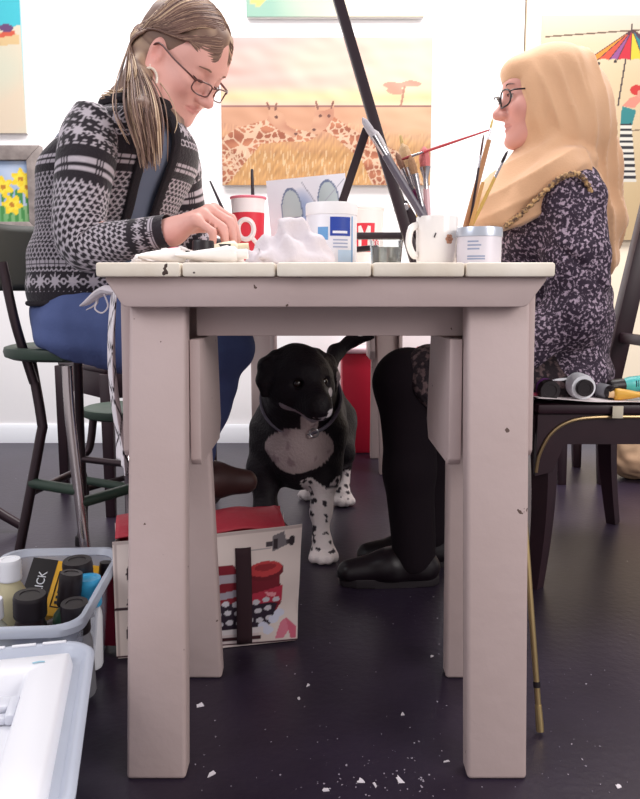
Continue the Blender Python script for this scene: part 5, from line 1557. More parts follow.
def bin_contents():
    z0 = .012
    W_ = lambda u, v, z: P(u, v, (CAMZ - z) / math.tan(math.atan((v - 399.5) / FPX) + PITCH))    # the point at height z
    glass = mat('clear_bottle', (214, 216, 206), .1, alpha=.55); amber = mat('pale_varnish', (206, 196, 160), .3)
    dark = mat('brown_black_bottle', (44, 28, 32), .3); green = mat('dark_green_bottle', (58, 92, 74), .3)
    def at(u, v, z): 
        p = W_(u, v, z); return p
    p = at(9, 560, .235); bottle('varnish_bottle', 'clear bottle with white cap at the left end of the plastic bin', 'bottle', (p[0], p[1], z0), (0, 0, 1), .030, .225, amber, M_wht, .18, None, .6, None, .75)
    p = at(2, 600, .19); bottle('glass_bottle', 'pale glass bottle at the left picture edge in the plastic bin', 'bottle', (p[0] - .02, p[1], z0), (0, 0, 1), .026, .18, glass, M_wht, .2, None)
    p = at(27, 598, .19); bottle('paint_bottle', 'dark bottle with wide black lid in front of the yellow box', 'bottle', (p[0], p[1], z0), (0.05, -.05, 1), .030, .19, dark, M_blackcap, .22, None, .8, None, 1.0)
    p = at(62, 585, .20); bottle('paint_bottle', 'green-sided bottle with tapered black cap in the bin', 'bottle', (p[0] - .01, p[1] + .0, z0), (.12, .06, 1), .026, .21, green, M_blackcap, .3, None, .6, None, .85)
    p = at(76, 604, .19); bottle('paint_bottle', 'squat bottle with ridged black screw cap at the front of the bin', 'bottle', (p[0], p[1] + .01, z0), (0, -.10, 1), .027, .185, mat('grey_label_bottle', (140, 140, 146), .4), M_blackcap, .3, None, .8, None, .95)
    p = at(84, 586, .185); bottle('paint_bottle', 'white bottle with bright blue cap in the bin', 'bottle', (p[0], p[1] + .015, z0), (0.02, 0.0, 1), .026, .185, M_wht, mat('bright_blue_cap', (60, 160, 206), .35), .3, None, .8, None, 1.0)
    p = at(80, 565, .20); bottle('paint_bottle', 'bottle with large round black cap at the back of the bin', 'bottle', (p[0], p[1] + .0, z0), (0.0, -.08, 1), .030, .205, dark, M_blackcap, .28, None, .8, None, 1.0)
    p = at(100, 572, .175); tubep('paint_tube', 'crimson paint tube standing at the right end of the bin', (p[0], p[1] + .005, z0), (.05, .05, 1), .022, .18, mat('crimson_tube', (150, 34, 62), .4), M_blackcap, (0, 1, 0))
    p = at(44, 606, .15); tubep('paint_tube', 'dark brown paint tube lying at the bottom front of the bin', (p[0] - .03, p[1] - .02, .10), (.9, .25, .25), .018, .13, dark, M_blackcap)
    # black and yellow box
    a = at(22, 597, .165); b = at(98, 585, .175)
    root = thing('paint_box', 'black and yellow cardboard box leaning among the bottles', 'box', (BC[0], BC[1] + .06, z0))
    o = P(16, 612, 1.475); ex = unit(P(100, 622, 1.49) - o); tl = P(37, 565, 1.545)
    ey = unit((tl - P(24, 606, 1.475)) - ex * ((tl - P(24, 606, 1.475)) @ ex)); nrm = np.cross(ex, ey)
    wv = .165; hv = .125
    mb = MB(); q = lambda x, y, z: o + ex * x + ey * y + nrm * z
    mb.hexa([q(0, 0, -.03), q(wv, 0, -.03), q(wv, hv, -.03), q(0, hv, -.03), q(0, 0, 0), q(wv, 0, 0), q(wv, hv, 0), q(0, hv, 0)], .0015)
    mb.obj('carton', mat('yellow_card', (240, 180, 44), .5), root)
    mb = MB(); mb.hexa([q(0, 0, 0), q(.052, 0, 0), q(.052, hv, 0), q(0, hv, 0), q(0, 0, .0008), q(.052, 0, .0008), q(.052, hv, .0008), q(0, hv, .0008)])
    mb.obj('black_panel', mat('black_card', (26, 20, 22), .5), root)
    text('lettering', 'SLICK', .0245, q(.037, .036, .0012), ey, -ex, .0004, M_wht, root, 'LEFT', .95)
    mb = MB(); fr = [(.062, .02), (.086, .02), (.086, .10), (.062, .10)]
    for i in range(4):
        p0, p1 = fr[i], fr[(i + 1) % 4]; mb.tube([q(p0[0], p0[1], .001), q(p1[0], p1[1], .001)], .0012, 4)
    mb.obj('printed_frame', M_blackcap, root)
    mb = MB()
    for i in range(6): mb.box(q(.074, .03 + i * .012, .001), (.012, .006, .0008), 0, R=np.stack([ex, ey, nrm], 1))
    mb.obj('printed_text_block', M_blackcap, root)
bin_contents()

# ------------------------------------------------------------------ on the table
def Tz(u, Y): p = P(u, 265, Y); return np.array([p[0], Y, TZ + .0006])
M_wpaint = mat('white_tube', (240, 234, 230), .35)
M_cloth = mat('white_cotton_rag', (212, 203, 208), .9, bump=(150, .2))

def crumpled(name, label, cat, c, rx, ry, h, m, seed, peaks=(), step=.0045, lean=0.0):
    root = thing(name, label, cat, c)
    c = np.asarray(c, float); S = SDF(c - np.array([rx + .04, ry + .04, .01]), c + np.array([rx + .04, ry + .04, h + .04]), step)
    S.ell(c + Zv * .008, (rx, ry, h * .45), None, .02)
    rs = np.random.RandomState(seed)
    for (dx, dy, hh, r) in peaks:
        S.cone(c + np.array([dx * .6, dy * .6, .01]), c + np.array([dx, dy, hh - r]), r * 1.7, r, .014)
    for _ in range(10):
        a = rs.uniform(0, 6.28); q = rs.uniform(.3, .95)
        p = c + np.array([rx * q * math.cos(a), ry * q * math.sin(a), h * .30 * (1 - q * .6)])
        d = np.array([rs.normal() * .03, rs.normal() * .02, rs.uniform(-.0, .02)])
        S.cone(p - d, p + d, .007, .004, .010)
    S.fn(lambda X, Y, Z: Z - c[2] + 0 * X + 0 * Y, c - .3, c + np.array([.3, .3, .02]), .003, 's')
    def disp(V, N):
        w = nz(V, 30, seed) * .012
        return .0036 * (1 - 2 * np.abs(np.sin((V[:, 0] * .8 + V[:, 2] * .45 + w) * 75)) + .6 * np.sin((V[:, 0] * .5 - V[:, 2] * .8 + w * 1.4) * 120)) * (V[:, 2] > c[2] + .004) + .0012 * nz(V, 110, seed + 1)
    V_ = solid('cloth', S, m, root, None, disp)
    return root
crumpled('paint_rag', 'crumpled white cotton rag on the table in front of the canvas', 'rag', Tz(291, 1.33), .074, .06, .060, M_cloth, 3,
         ((-.006, .0, .086, .017), (.018, .01, .082, .015), (.046, -.005, .056, .018), (-.045, .0, .054, .020), (.0, -.03, .052, .02), (.062, 0, .038, .014)))

def papers_and_tubes():
    # low white tubes and twists of paper towel near the painter's hand
    crumpled('paper_towel', 'low twisted white paper towel at the left table edge under the sleeve', 'paper towel', Tz(160, 1.27), .052, .05, .024, mat('paper_towel', (226, 218, 216), .9, bump=(120, .2)), 8, ((.01, 0, .022, .008), (-.03, .01, .018, .008)))
    crumpled('paper_towel', 'crumpled white paper towel beside the small black capped tubes', 'paper towel', Tz(220, 1.24), .040, .045, .028, mat('paper_towel', (226, 218, 216), .9), 12, ((.0, 0, .028, .009), (.022, .0, .024, .008)))
    tubep('paint_tube', 'white paint tube with cream shoulder lying under the painting hand', Tz(173, 1.36) + Zv * .017, (.95, .12, .12), .0165, .135, mat('cream_tube', (240, 228, 200), .35), mat('cream_cap', (236, 222, 186), .4))
    tubep('paint_tube', 'pink paint tube peeking out beneath the knitted cuff', Tz(133, 1.33) + Zv * .012, (.9, .3, .10), .015, .10, mat('pink_tube', (222, 92, 120), .35), M_wpaint)
    p = Tz(203, 1.33)
    bottle('paint_pot', 'small clear jar with black lid right under the painting hand', 'pot', p, (0.03, 0, 1), .0185, .044, mat('grey_label_bottle', (140, 140, 146), .4), M_blackcap, .5, None, .9, None, 1.02)
    p = Tz(226, 1.37)
    bottle('paint_pot', 'small jar with black lid beside the red and white cup', 'pot', p, (0, 0, 1), .0155, .040, mat('clear_bottle', (214, 216, 206), .1, alpha=.55), M_blackcap, .55, None, .9, None, 1.02)
    tubep('paint_tube', 'white paint tube with dark stripe lying flat near the first plank gap', Tz(178, 1.20) + Zv * .012, (.96, -.08, .02), .0125, .11, M_wpaint, M_wpaint)
    tubep('paint_tube', 'white paint tube at the corner of the table on the left', Tz(138, 1.19) + Zv * .0115, (.9, .2, .03), .0115, .085, mat('white_tube_paper', (244, 238, 236), .5), M_blackcap)
papers_and_tubes()

M_brushh = mat('black_lacquer_handle', (44, 30, 40), .3)
M_ferr = mat('brush_ferrule', (190, 186, 190), .25, 1.0)
def brush(name, label, p0, p1, handle, r=.0036, hair=(120, 90, 74), hairlen=.025, ferr=.03, flat=.45, wide=1.6, group=None, bare=False):
    """p0: the end of the handle, p1: the tip of the hair"""
    p0 = np.asarray(p0, float); p1 = np.asarray(p1, float); d = unit(p1 - p0); L = np.linalg.norm(p1 - p0)
    root = thing(name, label, 'brush' if not bare else 'stick', p0 if p0[2] < p1[2] else p1, group)
    if bare:
        MB().tube([p0, p0 + d * L * .5, p1], [r, r, r * .8], 10).obj('stick', handle, root); return root
    Lh = L - hairlen - ferr
    MB().tube([p0 + d * Lh * t for t in (0, .02, .3, .7, 1)], [r * .55, r * .7, r * .85, r * 1.15, r], 10).obj('handle', handle, root)
    MB().tube([p0 + d * (Lh - .002), p0 + d * (Lh + ferr * .5), p0 + d * (Lh + ferr)], [r * 1.06, r * 1.1, r * wide * .95], 12, flat=.8).obj('ferrule', M_ferr, root)
    b = p0 + d * (Lh + ferr - .001)
    MB().tube([b, b + d * hairlen * .4, b + d * hairlen * .8, b + d * hairlen], [r * wide * .92, r * wide * 1.08, r * wide * .85, r * wide * .15], 12, flat=flat + .2).obj('bristles', mat('bristle_%d_%d_%d' % hair, hair, .8, bump=(300, .4)), root)
    return root
brush('paint_brush', 'fine black brush held in the painting hand', P(210, 181, 1.45), P(238, 243, 1.425), M_brushh, .0028, (40, 30, 34), .016, .022)

def cup_with_letter():
    c = Tz(249, 1.62); r = .036; h = P(249, 197, 1.62)[2] - c[2]
    root = thing('drinking_cup', 'red and white paper cup with a ring letter behind the white rag', 'cup', c)
    Mr = mat('cup_red', (224, 52, 70), .4); Mw = mat('cup_white', (248, 238, 238), .4)
    prof = [(r * .80, 0), (r * .94, h * .78), (r * .941, h * .78), (r * .99, h * .965), (r * 1.05, h * .97), (r * 1.06, h * .99), (r * 1.02, h), (r * .97, h * .985), (r * .76, .004), (0, .004)]
    MB().lathe(prof, c, mats=[0, 0, 1, 2, 2, 2, 1, 1, 1], seg=40).obj('cup', [Mr, Mw, mat('pink_rim', (232, 120, 140), .4)], root)
    # the ring letter on the red part, bent round the cup
    mb = MB(); zc = c[2] + h * .55; fr = -math.pi / 2 - .08
    ring = []
    for t in np.linspace(0, 2 * math.pi, 32, endpoint=False):
        a = fr + .50 * math.cos(t); z = zc + .020 * math.sin(t); rr = r * (.80 + .14 * (z - c[2]) / (h * .78)) + .0006
        ring.append(c * np.array([1, 1, 0]) + np.array([rr * math.cos(a), rr * math.sin(a), z]))
    mb.tube(ring, .0062, 6, closed=True, flat=.9)
    tail = []
    for s in np.linspace(0, 1, 6):
        a = fr + .25 + .45 * s; z = zc - .012 - .016 * s; rr = r * (.80 + .14 * (z - c[2]) / (h * .78)) + .0006
        tail.append(c * np.array([1, 1, 0]) + np.array([rr * math.cos(a), rr * math.sin(a), z]))
    mb.tube(tail, .005, 6)
    mb.obj('lettering', Mw, root)
    brush('paint_brush', 'black brush handle standing in the red and white cup', P(252, 169, 1.61), np.array([c[0] + .012, c[1], c[2] + .012]), M_brushh, .0042, (60, 44, 44), .02, .025)
cup_with_letter()

def canvas_and_easel():
    # small canvas with two ovals leaning on a black easel
    Y = 1.70
    A = P(273, 236, Y); B = P(334, 226, Y); C_ = P(266, 181, Y + .03); D = P(345, 173, Y + .03)
    ux = unit(D - C_); uy0 = C_ - P(260, 237, Y); uy = unit(uy0 - ux * (ux @ uy0)); w = np.linalg.norm(D - C_) ; h = .17
    o = C_ - uy * h
    root = thing('small_canvas', 'small pale canvas with two grey oval faces on the black easel', 'canvas', (o[0] + w / 2, o[1], o[2]))
    def fn(X, Y_):
        x = X / w; y = (h - Y_) / h; n = wav(X * 100, Y_ * 100, .8, 3)
        C = full(X, (232, 230, 238)) + n[..., None] * 2
        C = mixc(C, full(X, (150, 166, 200)), np.clip(1 - elp(x, y, .42, .52, .20, .40), 0, 1) * 1.2)
        for cx, cy, rx, ry in ((.29, .46, .135, .34), (.76, .38, .14, .32)):
            e = elp(x, y, cx, cy, rx, ry)
            C = put(C, e < 1, (110, 122, 152)); C = put(C, e < .80, (186, 196, 198)); 
            C = np.where((e < .80)[..., None], C + n[..., None] * 9, C)
            C = put(C, (e < .6) & (y > cy + .06) & (y < cy + .16), (128, 126, 144))
        C = put(C, seg(x, y, (.44, .06), (.60, .36)) < .006, (160, 160, 176)); C = put(C, seg(x, y, (.97, .08), (.62, .44)) < .006, (160, 160, 176))
        return C
    picture('painted_front', o, ux, uy, w, h, .016, fn, .0022, root, M_paint)
    M_bl = mat('black_easel_wood', (40, 24, 32), .45)
    er = thing('table_easel', 'black tripod easel with slanted mast standing on the table', 'easel', Tz(380, 1.78))
    nrm = np.cross(ux, uy)
    top = P(331, -25, 1.60); foot = Tz(417, 1.50); 
    def bar(a, b, w_, t, nm, lab=None):
        a = np.asarray(a, float); b = np.asarray(b, float); d = unit(b - a); s = unit(np.cross(d, (0, 1, 0))); q = np.cross(d, s)
        pts = []
        for p in (a, b):
            for x, y in ((-1, -1), (1, -1), (1, 1), (-1, 1)): pts.append(p + s * x * w_ / 2 + q * y * t / 2)
        return MB().hexa(pts, .0025).obj(nm, M_bl, er)
    bar(foot + Zv * .004, top, .020, .022, 'mast')
    bar(P(396, 190, 1.56), Tz(428, 1.58) + Zv * .003, .016, .02, 'front_leg')
    bar(P(367, 128, 1.585), P(338, 215, 1.64), .017, .02, 'back_leg')
    bar(P(338, 215, 1.64), Tz(322, 1.70) + Zv * .004, .017, .02, 'back_leg')
    bar(P(340, 236, 1.62), P(420, 236, 1.53), .014, .016, 'shelf_bar')
    bar(P(400, 205, 1.54), P(416, 232, 1.52), .03, .02, 'clamp_block')
    MB().lathe([(0, 0), (.008, 0), (.009, .006), (.006, .012), (0, .012)], P(405, 208, 1.525), (0, -1, 0), 14).obj('knob', M_ferr, er)
    bar(o + ux * .02 - Zv * .006 + nrm * .004, o + ux * (w + .05) - Zv * .006 + nrm * .004 , .012, .03, 'canvas_ledge')
canvas_and_easel()

def white_container():
    c = Tz(331.5, 1.46); h = P(331, 204, 1.46)[2] - c[2]; r = .0475
    root = thing('plastic_container', 'white plastic tub with blue label behind the rag', 'container', c)
    prof = [(0, 0), (r * .97, 0), (r, .004), (r, h * .80), (r * .985, h * .81), (r * 1.02, h * .82), (r * 1.03, h * .97), (r * 1.0, h), (0, h)]
    MB().lathe(prof, c, seg=44, mats=[0] * 5 + [1] * 3).obj('tub', [mat('tub_white', (240, 238, 244), .35), mat('tub_lid_white', (248, 246, 248), .4)], root)
    def patch(a0, a1, z0, z1, dr, m, nm, par):
        an = np.linspace(a0, a1, 14)
        G = np.array([[c + np.array([(r + dr) * math.cos(a), (r + dr) * math.sin(a), z]) for a in an] for z in np.linspace(z0, z1, 5)])
        return grid_mesh(nm, G, m, par)
    fr = -math.pi / 2
    zb = lambda v: P(331, v, 1.42)[2] - c[2]
    ang = lambda u: fr + math.asin(max(-1, min(1, (P(u, 240, 1.42)[0] - c[0]) / r)))
    patch(ang(330), ang(350), zb(236), zb(217), .0006, mat('label_blue', (44, 72, 168), .4), 'blue_label', root)
    patch(ang(318), ang(328), zb(240), zb(227), .0006, mat('label_sky', (110, 164, 216), .4), 'sky_label', root)
    patch(ang(332.5), ang(347), zb(233.5), zb(231), .0009, mat('label_white', (240, 240, 248), .4), 'printed_line', root)
    for v in (240, 243.5, 247): patch(ang(333), ang(347.5), zb(v + .7), zb(v - .7), .0006, mat('label_grey', (168, 178, 206), .4), 'printed_line', root)
    patch(ang(338), ang(352), zb(262), zb(250), .0005, mat('label_pale', (196, 218, 240), .4), 'pale_label', root)
    patch(ang(351.5), ang(352.6), zb(262), zb(216), .0006, mat('label_sky', (110, 164, 216), .4), 'label_border', root)
white_container()

def letter_cup():
    c = Tz(366, 1.98); h = P(366, 208, 1.98)[2] - c[2]; r = .045
    root = thing('paper_cup', 'white paper cup with red block letter seen between easel bars', 'cup', c)
    prof = [(0, 0), (r * .78, 0), (r, h * .96), (r * 1.04, h * .97), (r * 1.04, h), (r * .97, h), (r * .76, .004), (0, .004)]
    MB().lathe(prof, c, seg=40).obj('cup', mat('cup_white', (248, 238, 238), .4), root)
    fr = -math.pi / 2; zb = lambda v: P(366, v, 1.94)[2] - c[2]
    Mr = mat('cup_red', (224, 52, 70), .4)
    rr = lambda z: r * (.78 + .22 * z / (h * .96)) + .0006
    G = np.array([[c + np.array([rr(z) * math.cos(a), rr(z) * math.sin(a), z]) for a in np.linspace(fr - .75, fr + .45, 16)] for z in np.linspace(zb(252), zb(223), 6)])
    grid_mesh('red_block', G, Mr, root)
    # letter M in white, bent on to the cup
    mb = MB(); z0, z1 = zb(249), zb(226)
    st = [(-.45, z0), (-.45, z1), (-.17, z0 + (z1 - z0) * .45), (.11, z1), (.11, z0)]
    for (a0, q0), (a1, q1) in zip(st[:-1], st[1:]):
        pp = [c + np.array([(rr(q0 + (q1 - q0) * t) + .0006) * math.cos(fr + a0 + (a1 - a0) * t), (rr(q0 + (q1 - q0) * t) + .0006) * math.sin(fr + a0 + (a1 - a0) * t), q0 + (q1 - q0) * t]) for t in np.linspace(0, 1, 6)]
        mb.tube(pp, .0042, 6)
    mb.obj('lettering', mat('cup_white', (248, 238, 238), .4), root)
    brush('wooden_stick', 'thin dark stick leaning in the white cup with the red letter', P(358, 213, 1.965), c + np.array([.012, 0, .012]), M_brushh, .0022, bare=True)
letter_cup()

def glass_jar():
    c = Tz(386, 1.37); h = P(386, 240, 1.37)[2] - c[2]; r = .030
    root = thing('drinking_glass', 'small clear glass of grey water between easel and mug', 'glass', c)
    MB().lathe([(0, 0), (r * .86, 0), (r, h), (r * .94, h), (r * .82, .006), (0, .006)], c, seg=36).obj('glass', mat('clear_glass', (240, 244, 244), .03, trans=1.0), root)
    MB().lathe([(0, .0065), (r * .80, .0065), (r * .88, h * .72), (0, h * .72)], c, seg=36).obj('liquid', mat('grey_water', (176, 176, 172), .05, trans=.6), root)
glass_jar()

def mug_and_brushes():
    c = Tz(436, 1.265); h = P(436, 217, 1.265)[2] - c[2]; r = .0335
    root = thing('mug', 'white ceramic mug with a small brown flower print full of brushes', 'mug', c)
    M_mug = mat('white_ceramic', (244, 238, 234), .2, coat=.5)
    MB().lathe([(0, .001), (r * .86, .0), (r * .96, .006), (r, h * .5), (r, h * .97), (r * .985, h), (r * .93, h), (r * .90, h * .9), (r * .88, .008), (0, .008)], c, seg=44).obj('mug_body', M_mug, root)
    hp = catmull([c + np.array([-r * .93, -.005, h * .82]), c + np.array([-r * 1.30, -.016, h * .74]), c + np.array([-r * 1.42, -.020, h * .46]), c + np.array([-r * 1.20, -.016, h * .22]), c + np.array([-r * .93, -.005, h * .20])], 20)
    MB().tube(hp, .0048, 10, flat=1.3).obj('handle', M_mug, root)
    fl = math.radians(-62); mb = MB()
    for k in range(6):
        t = k * math.pi / 3; a = fl + .13 * math.cos(t); z = h * .52 + .0052 * math.sin(t)
        mb.ell(c + np.array([(r) * math.cos(a), (r) * math.sin(a), z]), (.003, .0022, .003), None, 8, 6)
    mb.ell(c + np.array([r * math.cos(fl), r * math.sin(fl), h * .52]), (.0026, .002, .0026), None, 8, 6)
    mb.obj('flower_print', mat('brown_print', (176, 128, 104), .5), root)
    mb = MB(); a = math.radians(-105); mb.tube([c + np.array([(r + .0004) * math.cos(a), (r + .0004) * math.sin(a), h * .55]), c + np.array([(r + .0004) * math.cos(a + .08), (r + .0004) * math.sin(a + .08), h * .64])], .0012, 6)
    mb.obj('chip_mark', M_brushh, root)
    b = lambda dx, dy: c + np.array([dx, dy, .012])
    G = 'brushes in the white mug'
    brush('paint_brush', 'long flat brush with grey bristles leaning farthest left in the mug', b(.018, -.008), P(362, 117, 1.24), mat('dark_grey_handle', (96, 88, 100), .35), .0060, (196, 190, 196), .034, .034, .45, 1.45, G)
    brush('paint_brush', 'brush with silver ferrule and white bristles second from left in the mug', b(.014, .012), P(374, 129, 1.30), mat('violet_handle', (110, 70, 104), .35), .0052, (216, 210, 212), .034, .04, .5, 1.4, G)
    brush('paint_brush', 'magenta handled brush in the middle of the mug', b(.008, .0), P(396, 152, 1.26), mat('magenta_handle', (146, 50, 104), .35), .0048, (150, 110, 90), .028, .036, .5, 1.5, G)
    brush('paint_brush', 'wide brush with tan bristles pointing up in the mug', b(.000, .010), P(402, 143, 1.29), mat('cream_handle', (226, 206, 170), .4), .0056, (206, 170, 130), .042, .03, .5, 2.5, G)
    brush('paint_brush', 'brush with steel ferrule and brown bristles just right of the tan one', b(-.004, -.004), P(410, 155, 1.25), mat('dark_grey_handle', (96, 88, 100), .35), .0050, (170, 128, 96), .03, .05, .5, 1.7, G)
    brush('paint_brush', 'brush with pink bristle tips at the right of the mug bunch', b(-.010, .004), P(424, 146, 1.28), mat('pale_pink_handle', (226, 186, 190), .4), .0050, (214, 120, 120), .034, .034, .5, 2.4, G)
    brush('paint_brush', 'thin yellow handled brush standing up behind the mug bunch', b(-.012, .014), P(400, 134, 1.31), mat('yellow_handle', (232, 206, 120), .4), .0034, (210, 180, 120), .02, .025, .5, 1.2, G)
    MB()
    # long sticks in the far jar
    tc = Tz(462, 1.46)
    jr = thing('jam_jar', 'clear jar holding wooden sticks behind the mug', 'jar', tc)
    MB().lathe([(0, 0), (.026, 0), (.028, .004), (.028, .062), (.024, .07), (.024, .078), (.022, .078), (.0255, .06), (.0255, .008), (0, .008)], tc, seg=32).obj('glass', mat('clear_glass', (240, 244, 244), .03, trans=1.0), jr)
    q = lambda dx, dy: tc + np.array([dx, dy, .012])
    G2 = 'sticks in the clear jar'
    M_w = mat('bare_wood_stick', (190, 140, 96), .6, noise=(30, (170, 116, 80), .2))
    brush('wooden_stick', 'thick pale wooden stick slanting right towards the face', q(-.012, -.004), P(489, 140, 1.47), M_w, .0056, bare=True, group=G2)
    brush('paint_brush', 'slim yellow brush rising to the nose of the person in the headscarf', q(-.006, .008), P(493, 118, 1.49), mat('ochre_handle', (206, 168, 84), .4), .0026, (226, 196, 120), .02, .03, .5, 1.2, G2)
    brush('paint_brush', 'yellow brush with black tip slanting low towards the headscarf', q(-.014, .006), P(508, 150, 1.50), mat('ochre_handle', (206, 168, 84), .4), .0032, (40, 32, 36), .028, .03, .5, 1.2, G2)
    brush('wooden_stick', 'short tan stick between the two yellow brushes', q(-.004, -.008), P(483, 182, 1.44), mat('tan_stick', (200, 150, 90), .6), .0040, bare=True, group=G2)
    brush('paint_brush', 'thin black brush leaning at the left rim of the clear jar', q(.004, .0), P(484, 133, 1.45), M_brushh, .0022, (90, 54, 48), .04, .02, .5, 1.3, G2)
    # thin red brush pointing right across the bunch
    brush('paint_brush', 'thin red handled brush lying across the mug bunch and pointing right', P(489, 130, 1.30), P(400, 160, 1.255), mat('red_handle', (190, 66, 72), .35), .0022, (150, 60, 60), .02, .02)
mug_and_brushes()

def tin():
    c = Tz(478.5, 1.225); h = P(478, 228, 1.225)[2] - c[2]; r = .0355
    root = thing('round_tin', 'round pale metal tin with lid next to the mug', 'tin', c)
    M_tin = mat('pale_tin', (196, 202, 214), .3, .55); M_lab = mat('tin_label', (224, 218, 226), .4, .2)
    MB().lathe([(0, 0), (r * .97, 0), (r * .98, .003), (r * .98, h * .78), (0, h * .78)], c, seg=48).obj('tin_body', M_lab, root)
    MB().lathe([(r * .99, h * .74), (r * 1.02, h * .75), (r * 1.02, h * .93), (r * .99, h), (r * .93, h * .985), (0, h * .98)], c, seg=48).obj('lid', M_tin, root)
    def line(a0, a1, z, t):
        return [c + np.array([(r * .985) * math.cos(a), (r * .985) * math.sin(a), z]) for a in np.linspace(a0, a1, 8)]
    mb = MB()
    for k, (z, l) in enumerate(((.60, .5), (.50, .62), (.40, .55), (.20, .8), (.13, .8))):
        G = [line(-2.3, -2.3 + l, h * z - .0012, 0), line(-2.3, -2.3 + l, h * z + .0012, 0)]
        V = G[0] + G[1]; F = [(i, i + 1, i + 9, i + 8) for i in range(7)]
        mb.add(V, F)
    mb.obj('printed_line', mat('tin_print', (150, 160, 186), .5), root)
tin()

# ------------------------------------------------------------------ at the left edge of the table: patterned cloth and a white strip
def hanging_cloth():
    xr = P(122, 300, 1.22)[0] - .004
    root = thing('patterned_cloth', 'white cloth with thin black crossing lines hanging beside the left table leg', 'cloth', (xr - .02, 1.40, P(118, 300, 1.40)[2]))
    # hangs from the table edge beside the outer cheek board
    rows, cols = 80, 90
    z1 = TZ - .024; z0 = P(120, 455, 1.40)[2]
    G = np.zeros((rows, cols, 3)); C = np.zeros((rows, cols, 3))
    for i in range(rows):
        t = i / (rows - 1); z = z1 + (z0 - z1) * t
        for j in range(cols):
            s = j / (cols - 1); y = 1.235 + .20 * s + .01 * t * math.sin(6 * s)
            x = xr - .006 - .062 * s - .012 * math.sin(math.pi * min(1, t * 1.15)) - .008 * math.sin(s * 15 + t * 3) * (.3 + .7 * t) * .6
            G[i, j] = (x, y, z)
    S_ = np.linspace(0, .22, cols)[None, :]; T_ = np.linspace(0, z1 - z0, rows)[:, None]
    n = wav(np.repeat(S_, rows, 0) * 100, np.repeat(T_, cols, 1) * 100, .3, 6)
    l1 = np.abs(((T_ * 1.0 + S_ * .8 + n * .003) / .072) % 1 - .5) < .05; l2 = np.abs(((T_ * 1.0 - S_ * 1.1 + n * .003) / .08) % 1 - .5) < .045
    col = np.where((l1 | l2)[..., None], lin((56, 46, 54)), lin((236, 228, 232)))
    grid_mesh('cloth', G, mat('printed_cotton', (236, 228, 232), .9, attr=True), root, col, False, .0022)
hanging_cloth()
def torn_strip():
    p = [P(118, 292, 1.40), P(108, 290, 1.42), P(98, 294, 1.43), P(88, 302, 1.435), P(80, 306, 1.44)]
    root = thing('white_rag', 'frayed white rag lying over the knee at the left table corner', 'rag', p[2])
    mb = MB(); c = catmull(p, 16); mb.tube(c, [.010, .014, .016, .017, .017, .016, .015, .014, .013, .012, .011, .010, .008, .006, .004, .002], 10, flat=.55)
    mb.tube(catmull([c[8], P(96, 304, 1.435), P(86, 310, 1.44)], 8), [.006, .006, .005, .005, .004, .003, .002, .001], 8, flat=.6)
    mb.obj('cloth', M_cloth, root)
    lp = [P(104, 294, 1.41), P(108, 306, 1.41), P(102, 313, 1.415), P(95, 309, 1.42), P(97, 302, 1.425)]
    MB().tube(catmull(lp, 16), .0016, 6).obj('string_loop', M_cloth, root)
torn_strip()

